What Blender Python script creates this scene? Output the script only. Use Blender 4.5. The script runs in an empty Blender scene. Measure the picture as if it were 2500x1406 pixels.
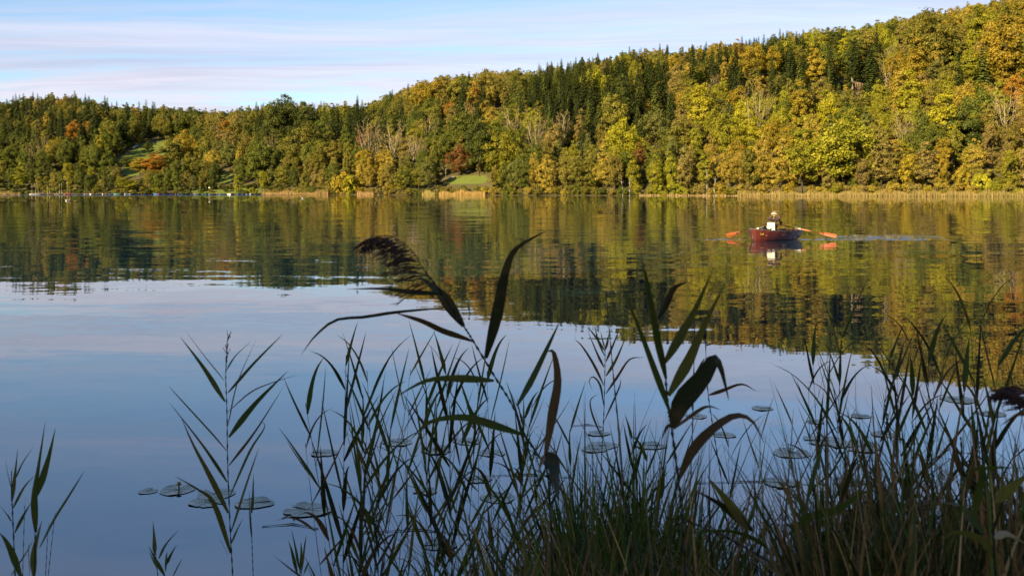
import bpy, math, random
import numpy as np
from mathutils import Vector, Matrix
sc = bpy.context.scene
C = sc.collection
RNG = np.random.default_rng(7)
random.seed(7)

# ------------------------------------------------------------------ camera, sky, sun, exposure
F = 2430.6          # focal length in photograph pixels (35 mm lens, 2500 px wide)
HZ = 467.0          # horizon row of the photograph
CAMZ = 2.13         # eye height above the lake
cam_d = bpy.data.cameras.new('camera')
cam_d.lens = 35.0; cam_d.sensor_width = 36.0
cam_d.shift_y = -(703.0 - HZ) / 2500.0
cam_d.clip_start = 0.05; cam_d.clip_end = 8000
cam_d.dof.use_dof = True; cam_d.dof.focus_distance = 14.0; cam_d.dof.aperture_fstop = 9.0
cam = bpy.data.objects.new('camera', cam_d); C.objects.link(cam)
cam.location = (0, 0, CAMZ); cam.rotation_euler = (math.radians(90), 0, 0)
sc.camera = cam
SUN_EL = math.radians(22); SUN_AZ = math.atan2(-0.64, -0.77)     # low sun behind the camera's left shoulder
sun_dir = Vector((math.sin(SUN_AZ) * math.cos(SUN_EL), math.cos(SUN_AZ) * math.cos(SUN_EL), math.sin(SUN_EL)))
sl = bpy.data.lights.new('sun', 'SUN'); sl.energy = 5.0; sl.angle = math.radians(0.55); sl.color = (1.0, 0.79, 0.47)
so = bpy.data.objects.new('sun', sl); C.objects.link(so)
so.rotation_euler = sun_dir.to_track_quat('Z', 'Y').to_euler(); so.location = (-60, -60, 60)
world = bpy.data.worlds.new('World'); sc.world = world; world.use_nodes = True
sc.view_settings.view_transform = 'Standard'; sc.view_settings.look = 'None'
sc.view_settings.exposure = 1.3; sc.view_settings.gamma = 1.0; sc.view_settings.use_curve_mapping = False
sc.cycles.use_denoising = True
sc.cycles.max_bounces = 7; sc.cycles.diffuse_bounces = 3; sc.cycles.glossy_bounces = 3; sc.cycles.transmission_bounces = 3
sc.cycles.caustics_reflective = False; sc.cycles.caustics_refractive = False
sc.cycles.sample_clamp_indirect = 6.0

class NT:
    """short node-tree writing"""
    def __init__(s, tree): s.t = tree; s.n = tree.nodes; s.l = tree.links
    def new(s, typ, **kw):
        n = s.n.new(typ)
        for k, v in kw.items(): setattr(n, k, v)
        return n
    def put(s, sock, v):
        if isinstance(v, bpy.types.NodeSocket): s.l.new(v, sock)
        elif v is not None: sock.default_value = v
    def math(s, op, a, b=None, c=None, clamp=False):
        n = s.new('ShaderNodeMath', operation=op, use_clamp=clamp)
        for i, v in enumerate((a, b, c)): s.put(n.inputs[i], v)
        return n.outputs[0]
    def vmath(s, op, a, b=None, sc_=None):
        n = s.new('ShaderNodeVectorMath', operation=op)
        s.put(n.inputs[0], a); s.put(n.inputs[1], b)
        if sc_ is not None: s.put(n.inputs['Scale'], sc_)
        return n.outputs['Value'] if op in ('LENGTH', 'DOT_PRODUCT', 'DISTANCE') else n.outputs[0]
    def mix(s, f, a, b, mode='MIX'):
        n = s.new('ShaderNodeMix', data_type='RGBA', blend_type=mode)
        s.put(n.inputs[0], f); s.put(n.inputs[6], a); s.put(n.inputs[7], b)
        return n.outputs[2]
    def noise(s, vec, scale, detail=4.0, rough=0.5, dist=0.0, out=0):
        n = s.new('ShaderNodeTexNoise'); s.put(n.inputs['Vector'], vec)
        n.inputs['Scale'].default_value = scale; n.inputs['Detail'].default_value = detail
        n.inputs['Roughness'].default_value = rough; n.inputs['Distortion'].default_value = dist
        return n.outputs[out]
    def ramp(s, f, stops):
        n = s.new('ShaderNodeValToRGB'); s.put(n.inputs[0], f)
        e = n.color_ramp.elements
        while len(e) < len(stops): e.new(0.5)
        for el, (p, c) in zip(e, stops):
            el.position = p; el.color = c if len(c) == 4 else (*c, 1)
        return n.outputs[0]
    def mapping(s, vec, loc=(0, 0, 0), rot=(0, 0, 0), scl=(1, 1, 1)):
        n = s.new('ShaderNodeMapping'); s.put(n.inputs[0], vec)
        n.inputs[1].default_value = loc; n.inputs[2].default_value = rot; n.inputs[3].default_value = scl
        return n.outputs[0]
    def sep(s, vec):
        n = s.new('ShaderNodeSeparateXYZ'); s.put(n.inputs[0], vec); return n.outputs
    def comb(s, x, y, z):
        n = s.new('ShaderNodeCombineXYZ')
        for i, v in enumerate((x, y, z)): s.put(n.inputs[i], v)
        return n.outputs[0]

def build_world():
    t = NT(world.node_tree); t.n.clear()
    out = t.new('ShaderNodeOutputWorld'); bg = t.new('ShaderNodeBackground')
    sky = t.new('ShaderNodeTexSky', sky_type='NISHITA', sun_disc=False)
    sky.sun_elevation = SUN_EL; sky.sun_rotation = SUN_AZ; sky.altitude = 500
    sky.air_density = 1.0; sky.dust_density = 0.7; sky.ozone_density = 1.6
    d = t.new('ShaderNodeTexCoord').outputs['Generated']
    x, y, z = t.sep(d)
    zc = t.math('MAXIMUM', z, 0.0)
    zz = t.math('ADD', zc, 0.045)
    p = t.comb(t.math('DIVIDE', x, zz), t.math('DIVIDE', y, zz), 0.0)      # a flat cloud layer seen from below
    wob = t.noise(t.mapping(p, scl=(0.35, 0.5, 1)), 1.0, 3.0, 0.5, out=1)
    pw = t.vmath('ADD', p, t.vmath('SCALE', t.vmath('SUBTRACT', wob, (0.5, 0.5, 0.5)), sc_=1.3))
    n1 = t.noise(t.mapping(pw, loc=(3.1, 1.7, 0), rot=(0, 0, 0.13), scl=(0.20, 0.62, 1)), 1.0, 7.0, 0.56, 0.5)
    n2 = t.noise(t.mapping(pw, loc=(9.3, 4.2, 0), rot=(0, 0, -0.30), scl=(0.32, 1.5, 1)), 1.0, 9.0, 0.62, 0.9)
    n3 = t.noise(t.mapping(pw, loc=(0.4, 7.7, 0), rot=(0, 0, 0.03), scl=(0.10, 0.55, 1)), 1.0, 5.0, 0.5, 0.3)
    dens = t.math('ADD', t.math('MULTIPLY', n1, 0.52), t.math('MULTIPLY', n2, 0.48))
    dens = t.math('MULTIPLY', t.math('SUBTRACT', dens, 0.425, clamp=True), 8.0)
    tau = t.math('DIVIDE', t.math('MULTIPLY', dens, 0.0165), t.math('POWER', t.math('ADD', zc, 0.01), 2.2))   # longer path near the horizon
    alpha = t.math('SUBTRACT', 1.0, t.math('POWER', 2.718, t.math('MULTIPLY', tau, -1.0)))
    alpha = t.math('MULTIPLY', alpha, 0.93)
    n4 = t.noise(t.mapping(pw, loc=(5.2, 2.2, 0), rot=(0, 0, 0.22), scl=(0.5, 3.4, 1)), 1.0, 9.0, 0.66, 1.2)
    thick = t.ramp(t.math('ADD', t.math('MULTIPLY', n3, 0.72), t.math('MULTIPLY', n4, 0.28)), [(0.45, (0, 0, 0)), (0.60, (1, 1, 1))])
    cloud = t.mix(thick, (0.360, 0.338, 0.388, 1), (0.245, 0.230, 0.302, 1))
    skyc = t.mix(1.0, sky.outputs[0], (0.066, 0.071, 0.079, 1), 'MULTIPLY')
    col = t.mix(alpha, skyc, cloud)
    t.put(bg.inputs[0], col); bg.inputs[1].default_value = 1.0
    t.l.new(bg.outputs[0], out.inputs[0])
build_world()

# ------------------------------------------------------------------ helpers
def P(px, py, d):
    """the point at depth d that the photograph shows at (px, py)"""
    return ((px - 1250.0) / F * d, d, CAMZ - (py - HZ) / F * d)
def link(o): C.objects.link(o); return o
def mesh_of(name, v, f, mats=(), attrs=None, smooth=False, midx=None):
    me = bpy.data.meshes.new(name)
    v = np.asarray(v, dtype=np.float32)
    if isinstance(f, np.ndarray):
        n, k = f.shape
        me.vertices.add(len(v)); me.vertices.foreach_set('co', v.ravel())
        me.loops.add(n * k); me.loops.foreach_set('vertex_index', f.astype(np.int32).ravel())
        me.polygons.add(n); me.polygons.foreach_set('loop_start', np.arange(0, n * k, k, dtype=np.int32))
        me.update(calc_edges=True)
    else:
        me.from_pydata([tuple(map(float, p)) for p in v], [], [tuple(map(int, q)) for q in f])
    for m in mats: me.materials.append(m)
    if midx is not None: me.polygons.foreach_set('material_index', np.asarray(midx, dtype=np.int32))
    for k, (typ, arr) in (attrs or {}).items():
        a = me.attributes.new(k, typ, 'POINT')
        a.data.foreach_set('color' if typ == 'FLOAT_COLOR' else 'value', np.asarray(arr, dtype=np.float32).ravel())
    if smooth: me.polygons.foreach_set('use_smooth', np.ones(len(me.polygons), dtype=bool))
    me.update(); return me
def obj(name, me, parent=None, **props):
    o = bpy.data.objects.new(name, me); link(o)
    if parent: o.parent = parent
    for k, v in props.items(): o[k] = v
    return o
def tag(o, label, cat, group=None):
    o['label'] = label; o['category'] = cat
    if group: o['group'] = group
    return o
def empty(name, loc, rz=0.0):
    o = bpy.data.objects.new(name, None); link(o); o.location = loc; o.rotation_euler = (0, 0, rz)
    o.empty_display_size = 0.2; return o
class MB:
    """collects simple solids into one mesh"""
    def __init__(s): s.v = []; s.f = []
    def add(s, v, f):
        b = len(s.v); s.v += [tuple(p) for p in v]; s.f += [tuple(i + b for i in q) for q in f]
    def box(s, c, h, rz=0.0, ry=0.0):
        M = Matrix.Translation(c) @ Matrix.Rotation(rz, 4, 'Z') @ Matrix.Rotation(ry, 4, 'Y')
        v = [M @ Vector((sx * h[0], sy * h[1], sz * h[2])) for sx in (-1, 1) for sy in (-1, 1) for sz in (-1, 1)]
        s.add(v, [(0, 1, 3, 2), (4, 6, 7, 5), (0, 4, 5, 1), (2, 3, 7, 6), (0, 2, 6, 4), (1, 5, 7, 3)])
    def tube(s, pts, rad, n=6, cap=True):
        pts = [Vector(p) for p in pts]
        rad = rad if hasattr(rad, '__len__') else [rad] * len(pts)
        rings = []; ref = None
        for i, p in enumerate(pts):
            tg = (pts[min(i + 1, len(pts) - 1)] - pts[max(i - 1, 0)]).normalized()
            if ref is None: ref = Vector((0, 0, 1)) if abs(tg.z) < 0.9 else Vector((1, 0, 0))
            a = tg.cross(ref).normalized(); b = tg.cross(a)
            ref = b
            rings.append([p + (a * math.cos(2 * math.pi * k / n) + b * math.sin(2 * math.pi * k / n)) * rad[i] for k in range(n)])
        v = [q for r in rings for q in r]; f = []
        for i in range(len(pts) - 1):
            for k in range(n):
                f.append((i * n + k, i * n + (k + 1) % n, (i + 1) * n + (k + 1) % n, (i + 1) * n + k))
        if cap: f.append(tuple(range(n - 1, -1, -1))); f.append(tuple((len(pts) - 1) * n + k for k in range(n)))
        s.add(v, f)
    def build(s, name, mat, parent=None, smooth=False):
        return obj(name, mesh_of(name, s.v, s.f, [mat], smooth=smooth), parent)

def mat(name):
    m = bpy.data.materials.new(name); m.use_nodes = True
    t = NT(m.node_tree); b = t.n['Principled BSDF']
    return m, t, b
def plain(name, col, rough=0.6, var=0.18, scale=6.0, spec=0.4):
    m, t, b = mat(name)
    tc = t.new('ShaderNodeTexCoord').outputs['Object']
    n = t.noise(tc, scale, 5, 0.6)
    k = t.math('MULTIPLY_ADD', n, 2 * var, 1 - var)
    t.put(b.inputs['Base Color'], t.mix(1.0, (*col, 1), t.comb(k, k, k), 'MULTIPLY'))
    b.inputs['Roughness'].default_value = rough; b.inputs['Specular IOR Level'].default_value = spec
    return m

def leaf_mat(name, src, trans=0.30, rough=0.6, spread=0.55, spec=0.2, tmul=(1.15, 1.1, 0.5), mottle=None):
    """leaf surface: own colour from the object or from a colour attribute, each leaf a little different"""
    m, t, b = mat(name)
    if not isinstance(src, str): col = (*src, 1); rnd = t.new('ShaderNodeObjectInfo').outputs['Random']
    else:
        a = t.new('ShaderNodeAttribute'); a.attribute_name = 'col'; col = a.outputs['Color']; rnd = 0.5
    v = t.new('ShaderNodeAttribute'); v.attribute_name = 'v'; v = v.outputs['Fac']
    k = t.math('MULTIPLY_ADD', v, 2 * spread, 1 - spread)
    hs = t.new('ShaderNodeHueSaturation')
    t.put(hs.inputs['Color'], col)
    t.put(hs.inputs['Hue'], t.math('ADD', t.math('MULTIPLY_ADD', v, -0.035, 0.5175), t.math('MULTIPLY_ADD', rnd, 0.012, -0.006)))
    t.put(hs.inputs['Value'], t.math('MULTIPLY', k, t.math('MULTIPLY_ADD', rnd, 0.24, 0.88)))
    c = hs.outputs[0]
    if mottle:
        tc = t.new('ShaderNodeTexCoord').outputs['Object']
        n1 = t.noise(tc, 9.0, 5, 0.6); n2 = t.noise(t.mapping(tc, scl=(1, 1, .12)), 420.0, 2, 0.5)
        c = t.mix(t.ramp(n1, [(0.50, (0, 0, 0)), (0.72, (.85, .85, .85))]), c, (*mottle, 1))
        k2 = t.math('MULTIPLY_ADD', n2, 0.9, 0.55); c = t.mix(1.0, c, t.comb(k2, k2, k2), 'MULTIPLY')
    t.put(b.inputs['Base Color'], c); b.inputs['Roughness'].default_value = rough
    b.inputs['Specular IOR Level'].default_value = spec
    tr = t.new('ShaderNodeBsdfTranslucent'); t.put(tr.inputs[0], t.mix(1.0, c, (*tmul, 1), 'MULTIPLY'))
    mx = t.new('ShaderNodeMixShader'); mx.inputs[0].default_value = trans
    t.l.new(b.outputs[0], mx.inputs[1]); t.l.new(tr.outputs[0], mx.inputs[2])
    t.l.new(mx.outputs[0], t.n['Material Output'].inputs[0])
    return m
M_BARK = plain('bark', (0.10, 0.075, 0.05), 0.85, 0.35, 2.0)
M_PALE_BARK = plain('pale_bark', (0.42, 0.36, 0.27), 0.8, 0.35, 3.0)
PAL = {  # leaf colours: name in a label -> base colour
    'olive': (0.187, 0.175, 0.023), 'dark green': (0.081, 0.096, 0.015), 'mid green': (0.123, 0.141, 0.018), 'grey-green': (0.156, 0.161, 0.034),
    'yellow-green': (0.255, 0.245, 0.018), 'lime yellow': (0.343, 0.321, 0.018), 'golden': (0.302, 0.230, 0.020), 'orange': (0.343, 0.178, 0.020),
    'straw-gold': (0.343, 0.267, 0.038), 'rust-red': (0.208, 0.102, 0.027), 'tan': (0.255, 0.199, 0.051), 'brownish olive': (0.224, 0.189, 0.033), 'blackish green': (0.037, 0.048, 0.010), 'bare grey': (0.343, 0.265, 0.116)}
LEAFM = {}
def leafm(colour, kind):
    k = (colour, 'needles' if kind == 'spruce' else 'twigs' if kind == 'bare' else 'leaves')
    if k not in LEAFM:
        LEAFM[k] = leaf_mat(colour.replace(' ', '_') + '_' + k[1], PAL[colour], *{'needles': (0.12, 0.65, 0.45, 0.15), 'twigs': (0.05, 0.8, 0.35, 0.1), 'leaves': (0.36, 0.6, 0.5, 0.2)}[k[1]])
    return LEAFM[k]

# ------------------------------------------------------------------ terrain
PX_S = [-1200, 0, 640, 800, 1250, 1700, 2100, 2500, 3600]
Y_SHORE = [474.6, 475.0, 475.4, 476.0, 477.4, 478.4, 479.8, 481.0, 484.0]
PX_R = [-1200, 0, 540, 1000, 1500, 2000, 2500, 3600]
D_RIDGE = [1000, 960, 930, 880, 810, 740, 690, 640]
PX_K = [-1200, -300, 0, 60, 130, 200, 260, 350, 450, 540, 570, 640, 690, 740, 820, 900, 940, 1000, 1070, 1130, 1200, 1280, 1330, 1400, 1460, 1540, 1650, 1750, 1850, 1930, 2040, 2140, 2200, 2250, 2320, 2380, 2420, 2500, 2700, 3600]
Y_SKY = [330, 270, 250, 240, 236, 240, 257, 262, 268, 276, 272, 262, 256, 256, 258, 254, 240, 214, 194, 190, 182, 176, 166, 156, 144, 132, 126, 112, 99, 85, 72, 63, 48, 36, 30, 16, 8, -8, -30, -40]
def shore(px): return CAMZ * F / (np.interp(px, PX_S, Y_SHORE) - HZ)
def ridge(px): return np.interp(px, PX_R, D_RIDGE)
def height(X, Y):
    X = np.asarray(X, dtype=float); Y = np.maximum(np.asarray(Y, dtype=float), 1.0)
    px = 1250 + F * X / Y
    s = shore(px); r = ridge(px)
    H = (HZ - np.interp(px, PX_K, Y_SKY)) / F * r + CAMZ - 19.0
    t = (Y - s) / (r - s)
    tc = np.clip(t, 0, 1)
    te = np.clip(tc - 0.022 + 0.022 * np.exp(-tc / 0.022), 0, 1)
    prof = np.sin(te * math.pi / 2) ** 1.06
    over = np.clip(t - 1, 0, 6)
    z = H * (prof - 0.10 * over) + 0.15
    z += np.clip(t * 4, 0, 1) * (2.2 * np.sin(X * 0.021 + 1.0) * np.sin(Y * 0.017) + 1.1 * np.sin(X * 0.057) * np.cos(Y * 0.049 + 2))
    wade = np.clip((s - Y) / 12.0, 0, 1)
    return np.where(t < 0, 0.15 - 3.0 * wade, np.maximum(z, 0.15))
def in_poly(x, y, poly):
    x = np.asarray(x, dtype=float); y = np.asarray(y, dtype=float); r = np.zeros(x.shape, dtype=bool)
    for (x0, y0), (x1, y1) in zip(poly, poly[1:] + poly[:1]):
        c = ((y0 > y) != (y1 > y)) & (x < (x1 - x0) * (y - y0) / (y1 - y0 + 1e-9) + x0)
        r ^= c
    return r
MEADOWS = [[(278, 397), (315, 374), (345, 354), (400, 342), (458, 338), (455, 356), (425, 372), (385, 393), (330, 405)],
           [(300, 428), (305, 408), (335, 398), (352, 410), (335, 430)],
           [(538, 450), (538, 424), (565, 418), (566, 450)],
           [(1082, 452), (1086, 436), (1120, 428), (1192, 426), (1192, 452)],
           [(440, 474), (440, 462), (640, 458), (640, 474)]]
def proj(X, Y, Z): return 1250 + F * X / Y, HZ - (Z - CAMZ) / Y * F

def build_terrain():
    nu, nr = 460, 110
    px = np.linspace(-1150, 3550, nu)
    tt = np.concatenate([np.linspace(-0.10, 1.05, 85), np.linspace(1.1, 4.0, 25)])
    PX, T = np.meshgrid(px, tt)
    S = shore(PX); R = ridge(PX)
    Y = S + T * (R - S); X = (PX - 1250) / F * Y
    Z = height(X, Y)
    _, py = proj(X, Y, Z)
    md = np.zeros(X.shape)
    for m in MEADOWS: md = np.maximum(md, in_poly(PX, py, m))
    for _ in range(2):
        md[1:-1, 1:-1] = (md[1:-1, 1:-1] * 2 + md[:-2, 1:-1] + md[2:, 1:-1] + md[1:-1, :-2] + md[1:-1, 2:]) / 6
    v = np.stack([X, Y, Z], -1).reshape(-1, 3)
    i = np.arange(len(tt) - 1)[:, None] * nu + np.arange(nu - 1)[None, :]
    f = np.stack([i, i + 1, i + 1 + nu, i + nu], -1).reshape(-1, 4)
    m, t, b = mat('hillside_ground')
    tc = t.new('ShaderNodeTexCoord').outputs['Object']
    a = t.new('ShaderNodeAttribute'); a.attribute_name = 'meadow'
    n = t.noise(tc, 0.12, 6, 0.6); n2 = t.noise(tc, 1.1, 5, 0.65)
    floor_ = t.ramp(n, [(0.3, (0.060, 0.058, 0.022)), (0.7, (0.12, 0.095, 0.042))])
    gr = t.ramp(t.math('MULTIPLY_ADD', n2, 0.5, t.math('MULTIPLY', n, 0.5)), [(0.30, (0.095, 0.120, 0.024)), (0.55, (0.13, 0.16, 0.030)), (0.72, (0.20, 0.165, 0.06))])
    edge = t.math('MULTIPLY_ADD', t.math('SUBTRACT', n2, 0.5), 0.8, a.outputs['Fac'])
    t.put(b.inputs['Base Color'], t.mix(t.ramp(edge, [(0.35, (0, 0, 0)), (0.6, (1, 1, 1))]), floor_, gr))
    b.inputs['Roughness'].default_value = 0.9; b.inputs['Specular IOR Level'].default_value = 0.1
    o = obj('hill_terrain', mesh_of('hill_terrain', v, f, [m], {'meadow': ('FLOAT', md)}, smooth=True), kind='structure')
build_terrain()

BX, BY = 10.35, 42.6          # where the rowing boat's stem meets the water
def build_water():
    m, t, b = mat('lake_water')
    pos = t.new('ShaderNodeTexCoord').outputs['Object']
    x, y, _ = t.sep(pos)
    # calm surface: long low swell, small ripples, and a few rougher patches
    def slope(scl, scale, det, amp, rough=0.5):
        c = t.noise(t.mapping(pos, scl=scl), scale, det, rough, out=1)
        return t.vmath('SCALE', t.vmath('SUBTRACT', c, (0.5, 0.5, 0.5)), sc_=amp)
    patch = t.noise(t.mapping(pos, scl=(0.012, 0.05, 1)), 1.0, 3, 0.5)
    pk = t.ramp(patch, [(0.36, (0.35, 0.35, 0.35)), (0.62, (1, 1, 1))])
    far = t.math('MULTIPLY_ADD', t.math('MINIMUM', t.math('MULTIPLY', y, 1 / 60.0), 1.0), 0.70, 0.30)
    s1 = slope((0.25, 1.0, 1), 0.9, 3, 0.085)
    s2 = slope((0.45, 1.0, 1), 5.0, 3, 0.045)
    s = t.vmath('ADD', s1, s2)
    s = t.vmath('MULTIPLY', s, t.comb(0.45, 1.0, 0.0))
    s = t.vmath('SCALE', s, sc_=t.math('MULTIPLY', pk, far))
    # ripples of the oars round the boat
    def blob(cx, cy, rx, ry):
        q = t.vmath('MULTIPLY', t.vmath('SUBTRACT', pos, (cx, cy, 0)), (1 / rx, 1 / ry, 0))
        return t.math('SUBTRACT', 1.0, t.vmath('LENGTH', q), clamp=True)
    bl = t.math('MAXIMUM', blob(15.6, 44.0, 4.2, 1.2), t.math('MULTIPLY', blob(17.2, 46.5, 4.2, 2.6), 0.4))
    bl = t.math('MAXIMUM', bl, blob(9.4, 44.2, 1.5, 0.8))
    bn = t.ramp(t.noise(t.mapping(pos, scl=(0.5, 1.6, 1)), 1.3, 4, 0.6), [(0.34, (0, 0, 0)), (0.50, (1, 1, 1))])
    bl = t.math('MULTIPLY', t.math('MINIMUM', t.math('MULTIPLY', bl, 2.2), 1.0), bn)
    r2 = t.vmath('SCALE', slope((0.6, 1.0, 1), 3.2, 3, 2.4), sc_=bl)
    # breeze strip off the moorings
    px = t.math('DIVIDE', x, y)
    lane = t.math('MULTIPLY', t.ramp(t.math('MULTIPLY', y, 0.001), [(0.44, (0, 0, 0)), (0.47, (1, 1, 1)), (0.575, (1, 1, 1)), (0.60, (0, 0, 0))]),
                  t.ramp(t.math('MULTIPLY_ADD', x, -0.001, 0.0), [(0.10, (0, 0, 0)), (0.135, (1, 1, 1))]))
    r3 = t.vmath('SCALE', slope((0.5, 1, 1), 1.5, 3, 2.2), sc_=lane)
    s = t.vmath('ADD', t.vmath('ADD', s, r2), r3)
    sx, sy, _ = t.sep(s)
    nrm = t.vmath('NORMALIZE', t.comb(t.math('MULTIPLY', sx, -1), t.math('MULTIPLY', sy, -1), 1.0))
    b.inputs['Base Color'].default_value = (0.002, 0.021, 0.037, 1)
    b.inputs['Roughness'].default_value = 0.0
    b.inputs['IOR'].default_value = 3.4
    t.l.new(nrm, b.inputs['Normal'])
    v = [(-1700, -60, 0), (1700, -60, 0), (1700, 1300, 0), (-1700, 1300, 0)]
    obj('lake_water', mesh_of('lake_water', v, [(0, 1, 2, 3)], [m]), kind='structure')
build_water()
# ------------------------------------------------------------------ trees
def quads(c, nrm, su, sv, spin=None, up=None):
    """one leaf-shaped quad per point: c, nrm (n,3), half sizes su, sv"""
    n = len(c)
    nrm = nrm / (np.linalg.norm(nrm, axis=1, keepdims=True) + 1e-9)
    if up is None: up = RNG.normal(size=(n, 3))
    a = np.cross(nrm, up); a /= np.linalg.norm(a, axis=1, keepdims=True) + 1e-9
    b = np.cross(nrm, a)
    su = np.asarray(su)[:, None]; sv = np.asarray(sv)[:, None]
    v = np.stack([c - b * sv, c + a * su, c + b * sv, c - a * su], 1).reshape(-1, 3)
    f = np.arange(4 * n).reshape(n, 4)
    return v, f
def limb_tree(mb, h, r0, top, n_l, spread, lean=0.0):
    p = [(0, 0, -1.5)]; q = Vector((0, 0, 0))
    for i in range(1, 7):
        p.append((lean * i / 6 + random.uniform(-.2, .2), random.uniform(-.2, .2), h * top * i / 6))
    mb.tube(p, [r0 * 1.25] + [r0 * (1 - 0.14 * i) for i in range(1, 7)], 7)
    for k in range(n_l):
        a = k * 2.4 + random.random(); z0 = h * top * random.uniform(0.35, 0.9)
        l = spread * random.uniform(0.5, 0.9)
        e = (math.cos(a) * l, math.sin(a) * l, min(z0 + l * random.uniform(0.5, 1.0), h * 0.9))
        mid = (e[0] * 0.5 + random.uniform(-.3, .3), e[1] * 0.5, z0 + (e[2] - z0) * 0.4)
        mb.tube([(lean * 0.5, 0, z0), mid, e], [r0 * 0.45, r0 * 0.3, r0 * 0.1], 5, cap=False)
def crown_broad(h, w, base, nl, nleaf, size, droop=0.0, taper=0.0, gap=0.0, seed=0):
    rg = np.random.default_rng(seed); nl = int(nl * 2.1); nleaf = int(nleaf * 1.45); size *= .84
    ch = h * (1 - base); cz = h * base + ch * 0.5
    d = rg.normal(size=(nl, 3)); d /= np.linalg.norm(d, axis=1, keepdims=True)
    rr = rg.uniform(0.30, 0.94, nl) ** 0.85
    lc = d * rr[:, None] * np.array([w / 2, w / 2, ch / 2])
    az_ = np.arctan2(lc[:, 1], lc[:, 0]); k_ = 1 + .16 * np.sin(2 * az_ + seed) + .12 * np.sin(3 * az_ + seed * 2.3 + lc[:, 2] / ch * 4); lc[:, 0] *= k_; lc[:, 1] *= k_
    if taper:
        k = 1 - taper * (lc[:, 2] / ch + 0.5); lc[:, 0] *= k; lc[:, 1] *= k
    lr = w * rg.uniform(0.065, 0.185, nl) * (1 - 0.5 * taper * (lc[:, 2] / ch + 0.5))
    tone = rg.uniform(0, 1, nl)
    wgt = lr ** 2; pick = rg.choice(nl, nleaf, p=wgt / wgt.sum())
    dirs = rg.normal(size=(nleaf, 3)); dirs /= np.linalg.norm(dirs, axis=1, keepdims=True)
    outw = lc[pick] / (np.linalg.norm(lc[pick], axis=1, keepdims=True) + 1e-6)
    flip = (dirs * outw).sum(1) < -0.35
    dirs[flip] *= -1
    rad = rg.uniform(0.45, 1.10, nleaf) * (1 + 0.22 * rg.normal(size=nleaf))
    c = lc[pick] + dirs * (lr[pick] * rad)[:, None] * np.array([1, 1, 0.72])
    c[:, 2] += cz - droop * (c[:, 0] ** 2 + c[:, 1] ** 2) / (w * w) * h
    nr = dirs * 0.9 + np.array([0, 0, 0.25]) + rg.normal(size=(nleaf, 3)) * 0.55
    s = size * rg.uniform(0.6, 1.3, nleaf)
    v, f = quads(c, nr, s * 0.62, s)
    val = np.clip(0.55 * tone[pick] + 0.45 * rg.uniform(0, 1, nleaf), 0, 1)
    return v, f, np.repeat(val, 4)
def crown_spruce(h, w, base, seed, full=1.0):
    rg = np.random.default_rng(seed)
    cs, ns, ss, ups, vs = [], [], [], [], []
    nlev = int(26 * full)
    for i in range(nlev):
        t = i / (nlev - 1); z0 = h * (base + (0.985 - base) * t)
        L0 = w / 2 * ((1 - t) ** 0.72 * 0.95 + 0.05)
        nb = 10 if t < 0.6 else 7
        for k in range(nb):
            a = 2 * math.pi * (k + rg.uniform(-.35, .35)) / nb + i * 1.1
            L = L0 * rg.uniform(0.62, 1.18); tone = rg.uniform(0, 1)
            m = 7 if t < 0.7 else 4
            for j in range(m):
                q = (j + 0.7) / m; rr = L * q
                z = z0 + L * (0.10 * q - 0.36 * q * q) + rg.normal() * 0.05
                for sd in (-1, 1):
                    off = sd * (0.10 + 0.17 * L * (1 - q) * rg.uniform(.3, 1))
                    cs.append((math.cos(a) * rr - math.sin(a) * off, math.sin(a) * rr + math.cos(a) * off, z - abs(off) * .25))
                    ns.append((math.cos(a) * 0.55 + rg.normal() * .3, math.sin(a) * 0.55 + rg.normal() * .3, 0.8))
                    ups.append((-math.sin(a), math.cos(a), 0))
                    ss.append((0.34 + 0.06 * L) * rg.uniform(0.7, 1.25)); vs.append(0.5 * tone + 0.5 * rg.uniform())
    cs = np.array(cs); ss = np.array(ss)
    v, f = quads(cs, np.array(ns), ss * 0.55, ss, up=np.array(ups) + rg.normal(size=cs.shape) * 0.25)
    return v, f, np.repeat(np.array(vs), 4)
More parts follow.
